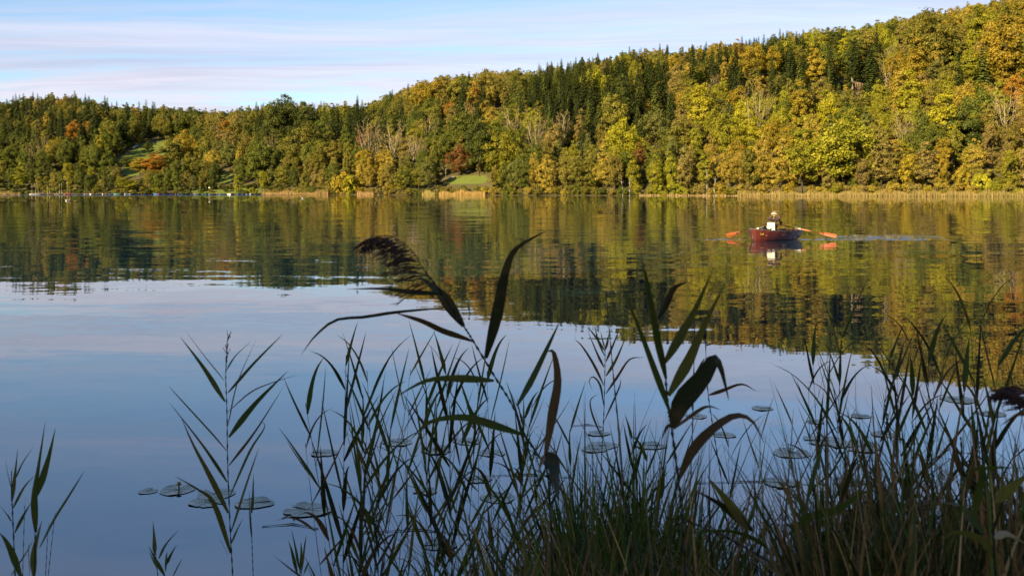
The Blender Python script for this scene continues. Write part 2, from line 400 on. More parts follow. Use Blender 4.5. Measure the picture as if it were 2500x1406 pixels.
def crown_bare(h, w, seed, leaves=250):
    random.seed(seed); mb = MB(); lim = MB(); tips = []
    lim.tube([(0, 0, -1.5), (0.1, 0, h * .25), (0, .1, h * .5)], [.32, .24, .13], 6)
    for k in range(11):
        a = k * 2.4; z0 = h * random.uniform(.16, .48); z1 = h * random.uniform(.62, .98)
        l = w * .5 * random.uniform(.35, 1) * (1 - .35 * (z1 / h - .6))
        p0 = Vector((0, 0, z0)); p2 = Vector((math.cos(a) * l, math.sin(a) * l, z1))
        p1 = p0.lerp(p2, .5) + Vector((math.cos(a) * l * .18, math.sin(a) * l * .18, -h * .03))
        lim.tube([p0, p1, p2], [.13, .085, .04], 4, cap=False)
        for j in range(7):
            t = .3 + .7 * j / 6; q0 = (p0.lerp(p1, t * 2) if t < .5 else p1.lerp(p2, t * 2 - 1))
            dd = Vector((random.gauss(0, 1) + math.cos(a) * .7, random.gauss(0, 1) + math.sin(a) * .7, random.uniform(.8, 2.4))).normalized()
            q1 = q0 + dd * w * random.uniform(.12, .26)
            mb.tube([q0, q0.lerp(q1, .5) + Vector((random.gauss(0, .12), random.gauss(0, .12), 0)), q1], [.055, .045, .028], 3, cap=False)
            for _ in range(5):
                r0 = q0.lerp(q1, random.uniform(.3, 1)); r1 = r0 + (dd + Vector((random.gauss(0, .55), random.gauss(0, .55), random.gauss(.2, .3)))).normalized() * w * random.uniform(.07, .15)
                mb.tube([r0, r1], [.032, .018], 3, cap=False); tips.append(r1)
    c = np.array([tips[i] for i in RNG.integers(0, len(tips), leaves)]) + RNG.normal(size=(leaves, 3)) * .25
    v, f = quads(c, RNG.normal(size=(leaves, 3)), np.full(leaves, .10), np.full(leaves, .17))
    b = len(mb.v); mb.add(v, f)
    return lim, np.array(mb.v), mb.f, np.clip(RNG.uniform(0, 1, len(mb.v)), 0, 1)

PROTO = {}     # kind -> list of dict(trunk mesh, crown mesh, height, width)
def add_proto(kind, trunk_mb, v, f, val, h, w, leafm, bark):
    tm = mesh_of('trunk', trunk_mb.v, trunk_mb.f, [bark], smooth=True)
    cm = mesh_of('crown', v, f, [None], {'v': ('FLOAT', val)})
    PROTO.setdefault(kind, []).append(dict(trunk=tm, crown=cm, h=h, w=w))
def make_protos():
    for i, (h, w, base, nl, tp) in enumerate([(20, 13, .16, 34, .15), (21, 14, .18, 46, .05), (19, 13.5, .14, 30, .25), (22, 13, .2, 40, .3), (20, 15, .18, 52, .1)]):
        random.seed(i); mb = MB(); limb_tree(mb, h, .36, .72, 6, w * .42)
        add_proto('round', mb, *crown_broad(h, w, base, nl, 6500, .40, .12, tp, seed=20 + i), h, w, None, M_BARK)
    for i, (h, w, base, nl, tp) in enumerate([(22, 9.5, .16, 34, .45), (23, 10, .12, 42, .35), (21, 8.5, .18, 30, .5)]):
        random.seed(30 + i); mb = MB(); limb_tree(mb, h, .32, .8, 6, w * .4)
        add_proto('tall', mb, *crown_broad(h, w, base, nl, 5200, .38, .1, tp, seed=40 + i), h, w, None, M_BARK)
    for i, (h, w, base, nl, tp) in enumerate([(18, 9.5, .05, 40, .3), (19, 10.5, .10, 52, .2), (17, 9, .04, 36, .35), (18.5, 11, .16, 46, .2)]):
        random.seed(50 + i); mb = MB(); limb_tree(mb, h, .2, .8, 5, w * .35, random.uniform(-1, 1)); limb_tree(mb, h * .9, .15, .7, 3, w * .3, random.uniform(-2, 2))
        add_proto('alder', mb, *crown_broad(h, w, base, nl, 5600, .34, .22, tp, seed=60 + i), h, w, None, M_PALE_BARK if i % 2 else M_BARK)
    for i, (h, w, base) in enumerate([(25, 10.5, .10), (28, 9.4, .14), (22, 11, .06), (26, 8.8, .18)]):
        mb = MB(); mb.tube([(0, 0, -1.5), (0, 0, h * .5), (0, 0, h * .985)], [.34, .2, .03], 6)
        add_proto('spruce', mb, *crown_spruce(h, w, base, 80 + i), h, w, None, M_BARK)
    for i in range(3):
        h, w = 19 + i, 9.5 + i
        lim, v, f, val = crown_bare(h, w, 90 + i, 300)
        add_proto('bare', lim, v, f, val, h, w, None, M_PALE_BARK)
    for i, (h, w) in enumerate([(4.2, 5.5), (5.5, 6), (3.4, 6.2)]):
        mb = MB()
        for k in range(5): mb.tube([(0, 0, -.6), (math.cos(k * 1.3) * .8, math.sin(k * 1.3) * .8, h * .6)], [.09, .04], 4)
        add_proto('bush', mb, *crown_broad(h, w, .0, 22, 2600, .24, .1, .1, seed=110 + i), h, w, None, M_BARK)
make_protos()

TREES = []     # dict(kind, colour, X, Y, Z, scale, px, py(top), w)
def solve_depth(px, ytop, h):
    """how far up the slope a tree of height h stands whose tip is seen at row ytop"""
    s, r = float(shore(px)), float(ridge(px))
    Y = np.linspace(s + 3, r + 25, 500); X = (px - 1250) / F * Y
    top = HZ - (height(X, Y) + h - CAMZ) / Y * F
    k = np.nonzero(top <= ytop)[0]
    i = int(k[0]) if len(k) else int(np.argmin(top))
    return float(Y[i])
def put_tree(kind, colour, X, Y, scale, wx=1.0, note=None, z=None):
    Z = float(height(X, Y)) if z is None else z
    i = int(RNG.integers(len(PROTO[kind]))); pr = PROTO[kind][i]
    px, pt = proj(X, Y, Z + pr['h'] * scale); _, pb = proj(X, Y, Z)
    TREES.append(dict(kind=kind, colour=colour, X=X, Y=Y, Z=Z, s=scale, wx=wx, i=i, px=px, pt=pt, pb=pb, wpx=pr['w'] * scale * wx / Y * F, note=note, rz=float(RNG.uniform(0, 6.28))))
def at_top(px, ytop, wpx, kind, colour, note=None, base=None, hw=None):
    """a tree picked out by its tip row and its width in the photograph, stood on the slope where it belongs"""
    pr = PROTO[kind][0]; ratio = pr['h'] / pr['w'] if hw is None else hw
    if base is not None:       # foot is seen: depth from the foot
        s, r = float(shore(px)), float(ridge(px)); Y = np.linspace(s + 1.5, r, 600)
        rows = HZ - (height((px - 1250) / F * Y, Y) - CAMZ) / Y * F
        k = np.nonzero(rows <= base)[0]; Y = float(Y[k[0]]) if len(k) else r
        h = (base - ytop) / F * Y
    else:
        Y = 520.0
        for _ in range(6):
            h = wpx / F * Y * ratio; Y = solve_depth(px, ytop, h)
    X = (px - 1250) / F * Y
    sc_ = h / pr['h']
    wx = (wpx / F * Y) / (pr['w'] * sc_)
    put_tree(kind, colour, X, Y, sc_, float(np.clip(wx, .6, 2.5)), note)

A = at_top
# trees that stand out by themselves
A(1520, 288, 88, 'round', 'lime yellow', 'broad round lime-yellow tree standing before the dark spruce hollow')
A(1497, 222, 78, 'round', 'olive', 'olive round-headed tree in front of the darkest spruces')
A(1600, 266, 60, 'round', 'grey-green', 'grey-green tree beside the dark spruce hollow')
A(1712, 180, 78, 'tall', 'lime yellow', 'tall lime-yellow tree halfway up the long hill')
A(1760, 195, 60, 'round', 'yellow-green'); A(1800, 205, 62, 'round', 'golden')
A(1562, 345, 40, 'tall', 'rust-red', 'slender rust-red tree among the olive shore alders')
A(1955, 190, 68, 'tall', 'golden', 'tall golden-orange tree below the spruces')
A(2022, 212, 80, 'round', 'lime yellow', 'pale lime round tree left of the broken pale trunk'.replace('left of', 'beside'))
A(2145, 208, 70, 'round', 'yellow-green'); A(2060, 282, 150, 'round', 'yellow-green', 'huge spreading yellow-green oak hanging over the reed belt', base=468)
A(2310, 193, 92, 'tall', 'lime yellow', 'large bright lime tree on the terrace edge')
A(2222, 163, 72, 'tall', 'lime yellow', 'bright yellow tree below the leaning pinkish bare tree')
A(2165, 135, 52, 'bare', 'tan', 'leaning pinkish bare tree by the dark spruces')
A(2455, 225, 70, 'bare', 'bare grey', 'many-stemmed bare grey tree on the terrace slope'); A(2205, 275, 62, 'bare', 'bare grey')
A(2265, 215, 72, 'round', 'brownish olive'); A(2390, 210, 90, 'round', 'mid green'); A(2360, 250, 95, 'round', 'dark green'); A(2265, 285, 85, 'round', 'mid green')
for x, y, w in ((900, 298, 62), (962, 300, 58), (1045, 288, 46), (1250, 268, 52), (1308, 280, 58), (1372, 284, 42), (1010, 330, 40), (935, 312, 40)): A(x, y, w, 'bare', 'bare grey')
A(880, 315, 34, 'tall', 'rust-red', 'rust-red tree beside the pale bare trees')
A(1120, 362, 62, 'round', 'rust-red', 'rust-orange spreading tree on the small lawn', base=436)
A(1088, 392, 34, 'bare', 'tan', 'small bare brown tree beside the pale planks', base=434)
A(830, 420, 52, 'bush', 'golden', 'golden shrub at the reed edge', base=474); A(855, 428, 34, 'bush', 'lime yellow', 'yellow birch scrub at the reed edge', base=474)
A(380, 372, 66, 'round', 'orange', 'glowing orange round tree below the pasture', base=430); A(342, 388, 50, 'round', 'golden', 'golden tree touching the orange one', base=430)
A(455, 317, 58, 'round', 'golden', 'yellow-olive round tree at the top of the pasture')
A(302, 430, 66, 'round', 'yellow-green', 'low yellow-green tree above the moored boats', base=471)
A(362, 343, 30, 'tall', 'dark green', 'lone dark conical tree on the pasture', base=379); A(310, 384, 34, 'bush', 'dark green', 'dark rounded thorn bush on the pasture', base=408)
A(180, 300, 44, 'round', 'orange'); A(212, 294, 34, 'round', 'orange'); A(135, 338, 44, 'round', 'golden'); A(230, 345, 60, 'bush', 'brownish olive'); A(332, 268, 24, 'tall', 'orange')
A(690, 232, 80, 'round', 'dark green', 'big domed green tree breaking the skyline of the low saddle'); A(743, 244, 48, 'tall', 'dark green'); A(566, 280, 26, 'round', 'orange'); A(650, 252, 50, 'round', 'brownish olive')
A(822, 238, 26, 'spruce', 'blackish green', 'lone spruce spire rising above the saddle'); A(262, 246, 30, 'spruce', 'blackish green', 'dark spruce tip at the end of the pasture hill')
A(1285, 205, 24, 'round', 'orange'); A(2280, 26, 110, 'round', 'olive'); A(2400, 4, 90, 'round', 'yellow-green'); A(2455, 30, 100, 'tall', 'golden'); A(2420, 60, 70, 'tall', 'golden'); A(2490, 40, 80, 'round', 'golden')
A(1072, 188, 58, 'round', 'golden'); A(1030, 200, 56, 'round', 'golden'); A(1000, 214, 50, 'round', 'brownish olive'); A(1120, 186, 60, 'round', 'olive'); A(1180, 172, 64, 'round', 'brownish olive'); A(1235, 178, 40, 'bare', 'tan')
A(1838, 108, 60, 'round', 'golden', 'golden round tree just under the spruce skyline'); A(1450, 160, 56, 'round', 'yellow-green'); A(1480, 148, 40, 'round', 'tan'); A(1990, 100, 60, 'tall', 'golden'); A(2120, 70, 60, 'round', 'brownish olive')
A(1780, 280, 80, 'round', 'yellow-green'); A(1830, 290, 70, 'round', 'lime yellow'); A(1850, 210, 80, 'bare', 'tan'); A(1888, 290, 60, 'round', 'golden'); A(1960, 290, 80, 'tall', 'yellow-green')
A(2190, 120, 70, 'round', 'golden'); A(2240, 100, 60, 'tall', 'golden'); A(2320, 150, 70, 'round', 'olive'); A(2440, 195, 60, 'tall', 'yellow-green'); A(2480, 190, 60, 'round', 'orange')
A(2350, 415, 40, 'bush', 'golden', 'golden bush behind the reed belt', base=466); A(2395, 415, 44, 'bush', 'lime yellow', 'lime-yellow sapling behind the reed belt', base=466)
A(420, 330, 60, 'round', 'olive'); A(50, 400, 40, 'tall', 'yellow-green', 'slim yellow-green poplar by the shore', base=470); A(630, 355, 70, 'round', 'mid green'); A(740, 305, 75, 'round', 'olive')
A(1025, 290, 60, 'round', 'yellow-green'); A(1130, 275, 80, 'round', 'mid green'); A(1170, 300, 85, 'round', 'dark green'); A(1230, 320, 80, 'round', 'yellow-green'); A(1210, 268, 40, 'round', 'yellow-green')

CONIF = [(190, 268, 190, 55, .66), (330, 320, 55, 45, .8), (120, 300, 120, 45, .6), (800, 285, 210, 50, .72), (1450, 225, 200, 85, .85), (1600, 145, 420, 45, .7), (1950, 140, 230, 75, .85), (2425, 160, 110, 32, .95),
         (1560, 255, 110, 65, 1.0), (1400, 250, 110, 60, .95), (2120, 170, 60, 50, .95), (1100, 240, 160, 40, .5), (900, 330, 60, 40, .6), (2330, 60, 60, 40, .5)]
def conif_prob(px, y):
    p = .04
    for cx, cy, rx, ry, k in CONIF:
        q = ((px - cx) / rx) ** 2 + ((y - cy) / ry) ** 2
        if q < 1: p = max(p, k)
    return p
ORDER = ['lime yellow', 'yellow-green', 'mid green', 'dark green', 'grey-green', 'olive', 'brownish olive', 'tan', 'straw-gold', 'golden', 'orange', 'rust-red']
def pick_colour(px, y, t):
    right = np.clip((px - 700) / 1300, 0, 1)
    if t < .20: w = {'olive': 2.6 - 1.2 * right, 'brownish olive': 1.8, 'tan': .8 + .8 * right, 'straw-gold': .3 + 4.0 * right, 'grey-green': 1.4 - .8 * right, 'mid green': 2.6 - 2.0 * right, 'dark green': .6 - .5 * right, 'yellow-green': .5 + 2.4 * right, 'golden': .3 + .8 * right}
    elif t < .55: w = {'olive': 3 - right, 'mid green': 3.2 - 2.0 * right, 'dark green': 2.6 - 2.0 * right, 'yellow-green': .4 + 3.4 * right, 'golden': .2 + 1.6 * right, 'brownish olive': .9, 'tan': .4 + .6 * right, 'straw-gold': 2.2 * right, 'orange': .18, 'lime yellow': .9 * right, 'rust-red': .05, 'grey-green': .8 - .4 * right}
    else: w = {'olive': 3, 'mid green': 2.2 - .8 * right, 'dark green': 2.0 - 1.2 * right, 'yellow-green': .3 + 1.9 * right, 'golden': .5 + 2.2 * right, 'orange': .2 + .35 * right, 'brownish olive': 1.4, 'tan': .5, 'straw-gold': 1.0 * right}
    for q, m_ in (('golden', .6), ('orange', .45), ('lime yellow', .6)):
        if q in w: w[q] *= m_
    k = [q for q in ORDER if q in w]; p = np.cumsum([w[q] for q in k]); p /= p[-1]
    g_ = (.27 * (math.sin(px * .0131 + y * .021 + 1) + math.sin(px * .0047 - y * .034 + 4) + .7 * math.sin(px * .031 + y * .011)) * .62 + RNG.normal(0, .20)) / .27; u = .5 * (1 + math.erf(g_ / 1.414)) * .9995   # kinds stand in groups
    return k[int(np.searchsorted(p, u))]
def fill_forest():
    acc = np.array([(t['X'], t['Y']) for t in TREES]); acc = list(map(tuple, acc))
    cell = {}
    def key(x, y): return int(x // 12), int(y // 12)
    for a in acc: cell.setdefault(key(*a), []).append(a)
    notable = list(TREES)
    Yb = np.linspace(float(shore(2081)) + 2, float(ridge(2081)), 900); rows_ = HZ - (height((2081 - 1250) / F * Yb, Yb) - CAMZ) / Yb * F
    yb = float(Yb[np.nonzero(rows_ <= 250)[0][0]]); cell.setdefault(key((2081 - 1250) / F * yb, yb), []).append(((2081 - 1250) / F * yb, yb))
    notable.append(dict(Y=yb, px=2085, pt=182, pb=250, wpx=62, note='broken trunk'))     # the snapped trunk stands free
    # the row along the shore, then the slope behind it
    cand = []
    px = -420.0
    while px < 2960:
        s = float(shore(px)); px += RNG.uniform(4.2, 7.2) / s * F
        cand.append((px, s + RNG.uniform(4, 10), 'edge'))
    for _ in range(22000):
        px = RNG.uniform(-420, 2960); s, r = float(shore(px)), float(ridge(px))
        cand.append((px, s + 8 + (r + 14 - s) * RNG.uniform(0, 1), 'slope'))
    for _ in range(9000):
        px = RNG.uniform(-420, 2960); s, r = float(shore(px)), float(ridge(px))
        cand.append((px, s + 2 + (r - s) * RNG.uniform(0, 1) ** 1.6, 'scrub'))
    px = -420.0
    while px < 2960:
        s = float(shore(px)); px += RNG.uniform(2.4, 6.0) / s * F
        cand.append((px, s + RNG.uniform(-.5, 1.5), 'bank'))
    for px, Y, src in cand:
        X = (px - 1250) / F * Y
        s, r = float(shore(px)), float(ridge(px)); t = (Y - s) / (r - s)
        dmin = {'edge': 4.4, 'scrub': 3.4, 'bank': 2.0}.get(src, 6.9 if t < .6 else 6.6)
        cx, cy = key(X, Y); ok = True
        for i in (-1, 0, 1):
            for j in (-1, 0, 1):
                for a in cell.get((cx + i, cy + j), ()):
                    if (a[0] - X) ** 2 + ((a[1] - Y) * .72) ** 2 < dmin * dmin: ok = False; break
        if not ok: continue
        Z = float(height(X, Y)); _, row = proj(X, Y, Z + 18)
        k = 'bush' if src in ('scrub', 'bank') else 'spruce' if RNG.random() < (conif_prob(px, row) if t > .16 else 0) else None
        if k == 'spruce' and RNG.random() < (.10 if 1330 < px < 1680 or px < 300 else .22): k = 'tall'
        if k is None:
            if t < .14: k = 'alder' if RNG.random() < .82 else 'tall'
            else: k = RNG.choice(['round', 'tall', 'bare'], p=[.68, .27, .05])
        col = 'blackish green' if k == 'spruce' else pick_colour(px, row, t)
        if k == 'spruce' and RNG.random() < .25: col = 'dark green'
        if k == 'bare': col = 'tan' if RNG.random() < .5 else 'bare grey'
        scl = float(RNG.uniform(.78, 1.12))
        if src == 'bank': scl *= float(RNG.uniform(.45, .95))
        if k == 'spruce': scl *= float(RNG.uniform(.68, 1.16))
        if t < .14 and src != 'bank': scl *= float(np.interp(px, [0, 1200, 2500], [.78, 1.0, 1.05]))
        pr = PROTO[k][0]
        _, top = proj(X, Y, Z + pr['h'] * scl); _, bot = proj(X, Y, Z); hw = pr['w'] * scl / Y * F * .5
        bad = False
        for m in MEADOWS[:4]:
            xs = [q[0] for q in m]; ys = [q[1] for q in m]
            if px + hw * .8 > min(xs) and px - hw * .8 < max(xs) and bot > min(ys) + 4 and top < max(ys) - 4:
                qx, qy = np.meshgrid(np.linspace(px - hw * .8, px + hw * .8, 5), np.linspace(top, bot, 7))
                if in_poly(qx, qy, m).any(): bad = True
        if 440 < px < 640 and t < .05 and RNG.random() < .75: bad = True
        for nt in notable:      # leave the trees that stand out uncovered
            if nt['Y'] > Y + 2 and abs(nt['px'] - px) < .34 * nt['wpx'] + hw * .6 and top < nt['pt'] + .52 * min(nt['pb'] - nt['pt'], nt['wpx'] * 1.3) and nt['note'] is not None: bad = True; break
        if bad: continue
        # keep the skyline where it is: trees just over the crest stay below it
        sky = np.interp(px, PX_K, Y_SKY)
        lim_ = float(RNG.uniform(-10, 15)) if k == 'spruce' else float(RNG.uniform(-8, 8))
        if top < sky - lim_: scl *= max(.55, (bot - sky + lim_) / (bot - top))
        cell.setdefault((cx, cy), []).append((X, Y))
        put_tree(k, col, X, Y, scl, float(RNG.uniform(.85, 1.15) if k == 'spruce' else RNG.uniform(.66, 1.02) if k == 'alder' else RNG.uniform(.72, 1.2)), z=Z - (.5 if src == 'bank' else 0))
fill_forest()

def visible_share():
    """front-to-back coverage on a coarse grid, to know which trees show most"""
    g = np.zeros((70, 360), dtype=bool)       # rows of 8 px from -60, columns of 7.5 px from -100
    for t in sorted(TREES, key=lambda q: q['Y']):
        x0, x1 = (t['px'] - t['wpx'] * .45 + 100) / 7.5, (t['px'] + t['wpx'] * .45 + 100) / 7.5
        y0, y1 = (t['pt'] + 60) / 8, (t['pb'] + 60) / 8
        i0, i1, j0, j1 = max(0, int(y0)), min(70, int(y1) + 1), max(0, int(x0)), min(360, int(x1) + 1)
        if i1 <= i0 or j1 <= j0: t['vis'] = 0; continue
        sub = g[i0:i1, j0:j1]; t['vis'] = int((~sub).sum()); sub[:] = True
visible_share()
KIND_NOUN = {'round': 'broad tree', 'tall': 'slim tree', 'alder': 'alder', 'spruce': 'spruce', 'bare': 'bare tree', 'bush': 'shrub'}
CAT = {'round': 'tree', 'tall': 'tree', 'alder': 'alder', 'spruce': 'spruce', 'bare': 'bare tree', 'bush': 'shrub'}
NAME = {'round': 'broadleaf_tree', 'tall': 'slender_tree', 'alder': 'alder_tree', 'spruce': 'spruce_tree', 'bare': 'bare_tree', 'bush': 'shrub'}
def where(t):
    px = t['px']; s, r = float(shore(px)), float(ridge(px)); q = (t['Y'] - s) / (r - s)
    hill = 'pasture hill' if px < 520 else 'low saddle' if px < 930 else 'long hill'
    stand = 'at the water under the ' + hill if q < .07 else 'low on the ' + hill if q < .33 else 'halfway up the ' + hill if q < .66 else 'high on the ' + hill if q < .9 else 'on the crest of the ' + hill
    if hill == 'long hill':
        stand += ' above the lawn' if px < 1230 else ' by the spruce hollow' if px < 1640 else ' behind the rowing boat' if px < 2040 else ' near the broken trunk' if px < 2200 else ' at the terrace'
    return stand
def grow():
    order = sorted(TREES, key=lambda q: -q['vis'])
    cnt = {}; rest = []; lim = {'tree': 285, 'spruce': 200, 'alder': 130, 'bare tree': 70, 'shrub': 60}
    for t in order:
        c = CAT[t['kind']]
        inview = -60 < t['px'] < 2560
        if t['note'] is None and (not inview or t['vis'] < (3 if c != 'shrub' else 2) or cnt.get(c, 0) >= lim[c]): rest.append(t); continue
        cnt[c] = cnt.get(c, 0) + 1
        pr = PROTO[t['kind']][t['i']]
        e = empty(NAME[t['kind']], (t['X'], t['Y'], t['Z']), t['rz']); e.scale = (t['s'] * t['wx'], t['s'] * t['wx'], t['s'])
        for part in ('trunk', 'crown'):
            o = obj(part, pr[part], e)
            if part == 'crown': o.material_slots[0].link = 'OBJECT'; o.material_slots[0].material = leafm(t['colour'], t['kind'])
        size = 'tall ' if t['s'] > 1.0 else 'low ' if t['s'] < .86 else ''
        if t['note']: tag(e, t['note'], c)
        else:
            lab = f"{size}{t['colour']} {KIND_NOUN[t['kind']]} {where(t)}"
            tag(e, lab, c, lab.replace(size, '', 1) if False else f"{KIND_NOUN[t['kind']]}s {where(t)}")
    return rest, cnt
REST, CNT = grow()
print('trees', len(TREES), CNT, 'rest', len(REST))

def forest_mass():
    """all further trees of the wood, too many and too hidden to pick apart"""
    coll = bpy.data.collections.new('forest_kinds'); idx = {}
    names = []
    for t in REST:
        k = (t['kind'], t['i'], t['colour'])
        if k not in idx:
            idx[k] = None
    for n, k in enumerate(sorted(idx)):
        pr = PROTO[k[0]][k[1]]
        o = bpy.data.objects.new(f'k{n:03d}', pr['crown']); o.material_slots[0].link = 'OBJECT'; o.material_slots[0].material = leafm(k[2], k[0])
        coll.objects.link(o); idx[k] = n
    pts = np.array([(t['X'], t['Y'], t['Z']) for t in REST])
    me = bpy.data.meshes.new('forest'); me.vertices.add(len(pts)); me.vertices.foreach_set('co', pts.astype(np.float32).ravel())
    a = me.attributes.new('kind_index', 'INT', 'POINT'); a.data.foreach_set('value', np.array([idx[(t['kind'], t['i'], t['colour'])] for t in REST], dtype=np.int32))
    a = me.attributes.new('turn', 'FLOAT', 'POINT'); a.data.foreach_set('value', np.array([t['rz'] for t in REST], dtype=np.float32))
    a = me.attributes.new('size', 'FLOAT_VECTOR', 'POINT'); a.data.foreach_set('vector', np.array([(t['s'] * t['wx'], t['s'] * t['wx'], t['s']) for t in REST], dtype=np.float32).ravel())
    o = obj('forest', me, kind='stuff'); tag(o, 'dense mixed wood filling the gaps between the hillside trees', 'forest')
    g = bpy.data.node_groups.new('forest', 'GeometryNodeTree')
    g.interface.new_socket('Geometry', in_out='INPUT', socket_type='NodeSocketGeometry'); g.interface.new_socket('Geometry', in_out='OUTPUT', socket_type='NodeSocketGeometry')
    N, L = g.nodes, g.links
    gi = N.new('NodeGroupInput'); go = N.new('NodeGroupOutput')
    ci = N.new('GeometryNodeCollectionInfo'); ci.inputs[0].default_value = coll; ci.inputs[1].default_value = True; ci.inputs[2].default_value = True
    ip = N.new('GeometryNodeInstanceOnPoints'); ip.inputs['Pick Instance'].default_value = True
    def at(nm, ty):
        n = N.new('GeometryNodeInputNamedAttribute'); n.data_type = ty; n.inputs[0].default_value = nm; return n.outputs[0]
    cx = N.new('ShaderNodeCombineXYZ'); L.new(at('turn', 'FLOAT'), cx.inputs[2])
    e2r = N.new('FunctionNodeEulerToRotation'); L.new(cx.outputs[0], e2r.inputs[0])
    L.new(gi.outputs[0], ip.inputs['Points']); L.new(ci.outputs[0], ip.inputs['Instance'])
    L.new(at('kind_index', 'INT'), ip.inputs['Instance Index']); L.new(e2r.outputs[0], ip.inputs['Rotation']); L.new(at('size', 'FLOAT_VECTOR'), ip.inputs['Scale'])
    L.new(ip.outputs[0], go.inputs[0])
    md = o.modifiers.new('forest', 'NODES'); md.node_group = g
forest_mass()
# ------------------------------------------------------------------ far shore: reeds, broken trunk, animals, moorings
def blades(base, length, width, az, lean, curve, seg=5, colr=None, face=None):
    """many grass blades as arrays -> verts, quads, colours; each blade bends over towards az"""
    n = len(base); t = np.linspace(0, 1, seg + 1)
    ang = lean[:, None] + curve[:, None] * t[None, :]
    ds = length[:, None] / seg
    hx = np.concatenate([np.zeros((n, 1)), np.cumsum(np.sin(ang[:, :-1]) * ds, 1)], 1)
    hz = np.concatenate([np.zeros((n, 1)), np.cumsum(np.cos(ang[:, :-1]) * ds, 1)], 1)
    ctr = base[:, None, :] + np.stack([hx * np.cos(az)[:, None], hx * np.sin(az)[:, None], hz], -1)
    fa = az + math.pi / 2 if face is None else face
    sd = np.stack([np.cos(fa), np.sin(fa), np.zeros(n)], -1)[:, None, :]
    w = width[:, None] * 0.5 * np.minimum(1, .55 + 1.8 * t[None, :]) * np.maximum(.04, (1 - t[None, :] ** 2.2))
    L = ctr - sd * w[..., None]; R = ctr + sd * w[..., None]
    v = np.stack([L, R], 2).reshape(n, -1, 3)
    k = 2 * (seg + 1)
    q = np.array([[2 * i, 2 * i + 1, 2 * i + 3, 2 * i + 2] for i in range(seg)])
    f = (np.arange(n)[:, None, None] * k + q[None]).reshape(-1, 4)
    c = None if colr is None else np.repeat(np.concatenate([colr, np.ones((n, 1))], 1), k, axis=0)
    return v.reshape(-1, 3), f, c, np.repeat(RNG.uniform(0, 1, n), k)
def mixcol(n, cols, p):
    cols = np.array(cols); i = RNG.choice(len(cols), n, p=np.array(p) / sum(p))
    return cols[i] * RNG.uniform(.75, 1.25, (n, 1))
M_BLADE = leaf_mat('grass_blades', 'attribute', .28, .5, .35, .3)
M_FARREED = leaf_mat('dry_reed_stalks', 'attribute', .15, .7, .3, .1)
def far_reeds():
    vs, fs, cs, vv = [], [], [], []; off = 0
    for x0, x1, depth, n, hgt, cols, p in [
        (-200, 48, 7, 1800, 3.0, [(.36, .23, .09), (.20, .17, .06)], (1, 1)), (640, 800, 6, 1700, 3.2, [(.36, .22, .09), (.22, .19, .06)], (2, 1)), (872, 912, 5, 350, 2.6, [(.36, .23, .09)], (1,)),
        (1030, 1062, 5, 350, 3.0, [(.30, .26, .07), (.36, .26, .09)], (1, 1)), (1072, 1184, 7, 1700, 3.2, [(.42, .26, .09), (.30, .24, .06)], (2, 1)),
        (1560, 1800, 2.5, 700, 1.3, [(.40, .28, .12)], (1,)), (1800, 2150, 8, 4200, 2.8, [(.36, .25, .09), (.27, .22, .07), (.19, .18, .045)], (2, 1.2, 1)), (2150, 2620, 8, 6200, 3.1, [(.36, .25, .09), (.27, .22, .07), (.19, .18, .045)], (2, 1.2, 1.2))]:
        px = RNG.uniform(x0, x1, n); Y = shore(px) - 1.5 + RNG.uniform(-.35, 1, n) * depth * .8
        X = (px - 1250) / F * Y
        base = np.stack([X, Y, np.full(n, -.05)], -1)
        hm = .7 + .3 * np.sin(px * .11) * np.sin(px * .037 + 1) + .15
        v, f, c, w = blades(base, hgt * .85 * hm * RNG.uniform(.4, 1.2, n), RNG.uniform(.07, .15, n), RNG.uniform(0, 6.28, n), RNG.uniform(0, .12, n), RNG.uniform(0, .35, n), 3, mixcol(n, cols, p), face=RNG.normal(0, .5, n))
        vs.append(v); fs.append(f + off); cs.append(c); vv.append(w); off += len(v)
    me = mesh_of('reed_bed', np.concatenate(vs), np.concatenate(fs), [M_FARREED], {'col': ('FLOAT_COLOR', np.concatenate(cs)), 'v': ('FLOAT', np.concatenate(vv))})
    tag(obj('reed_bed', me, kind='stuff'), 'straw-coloured reed belt along the far shore', 'reeds')
far_reeds()

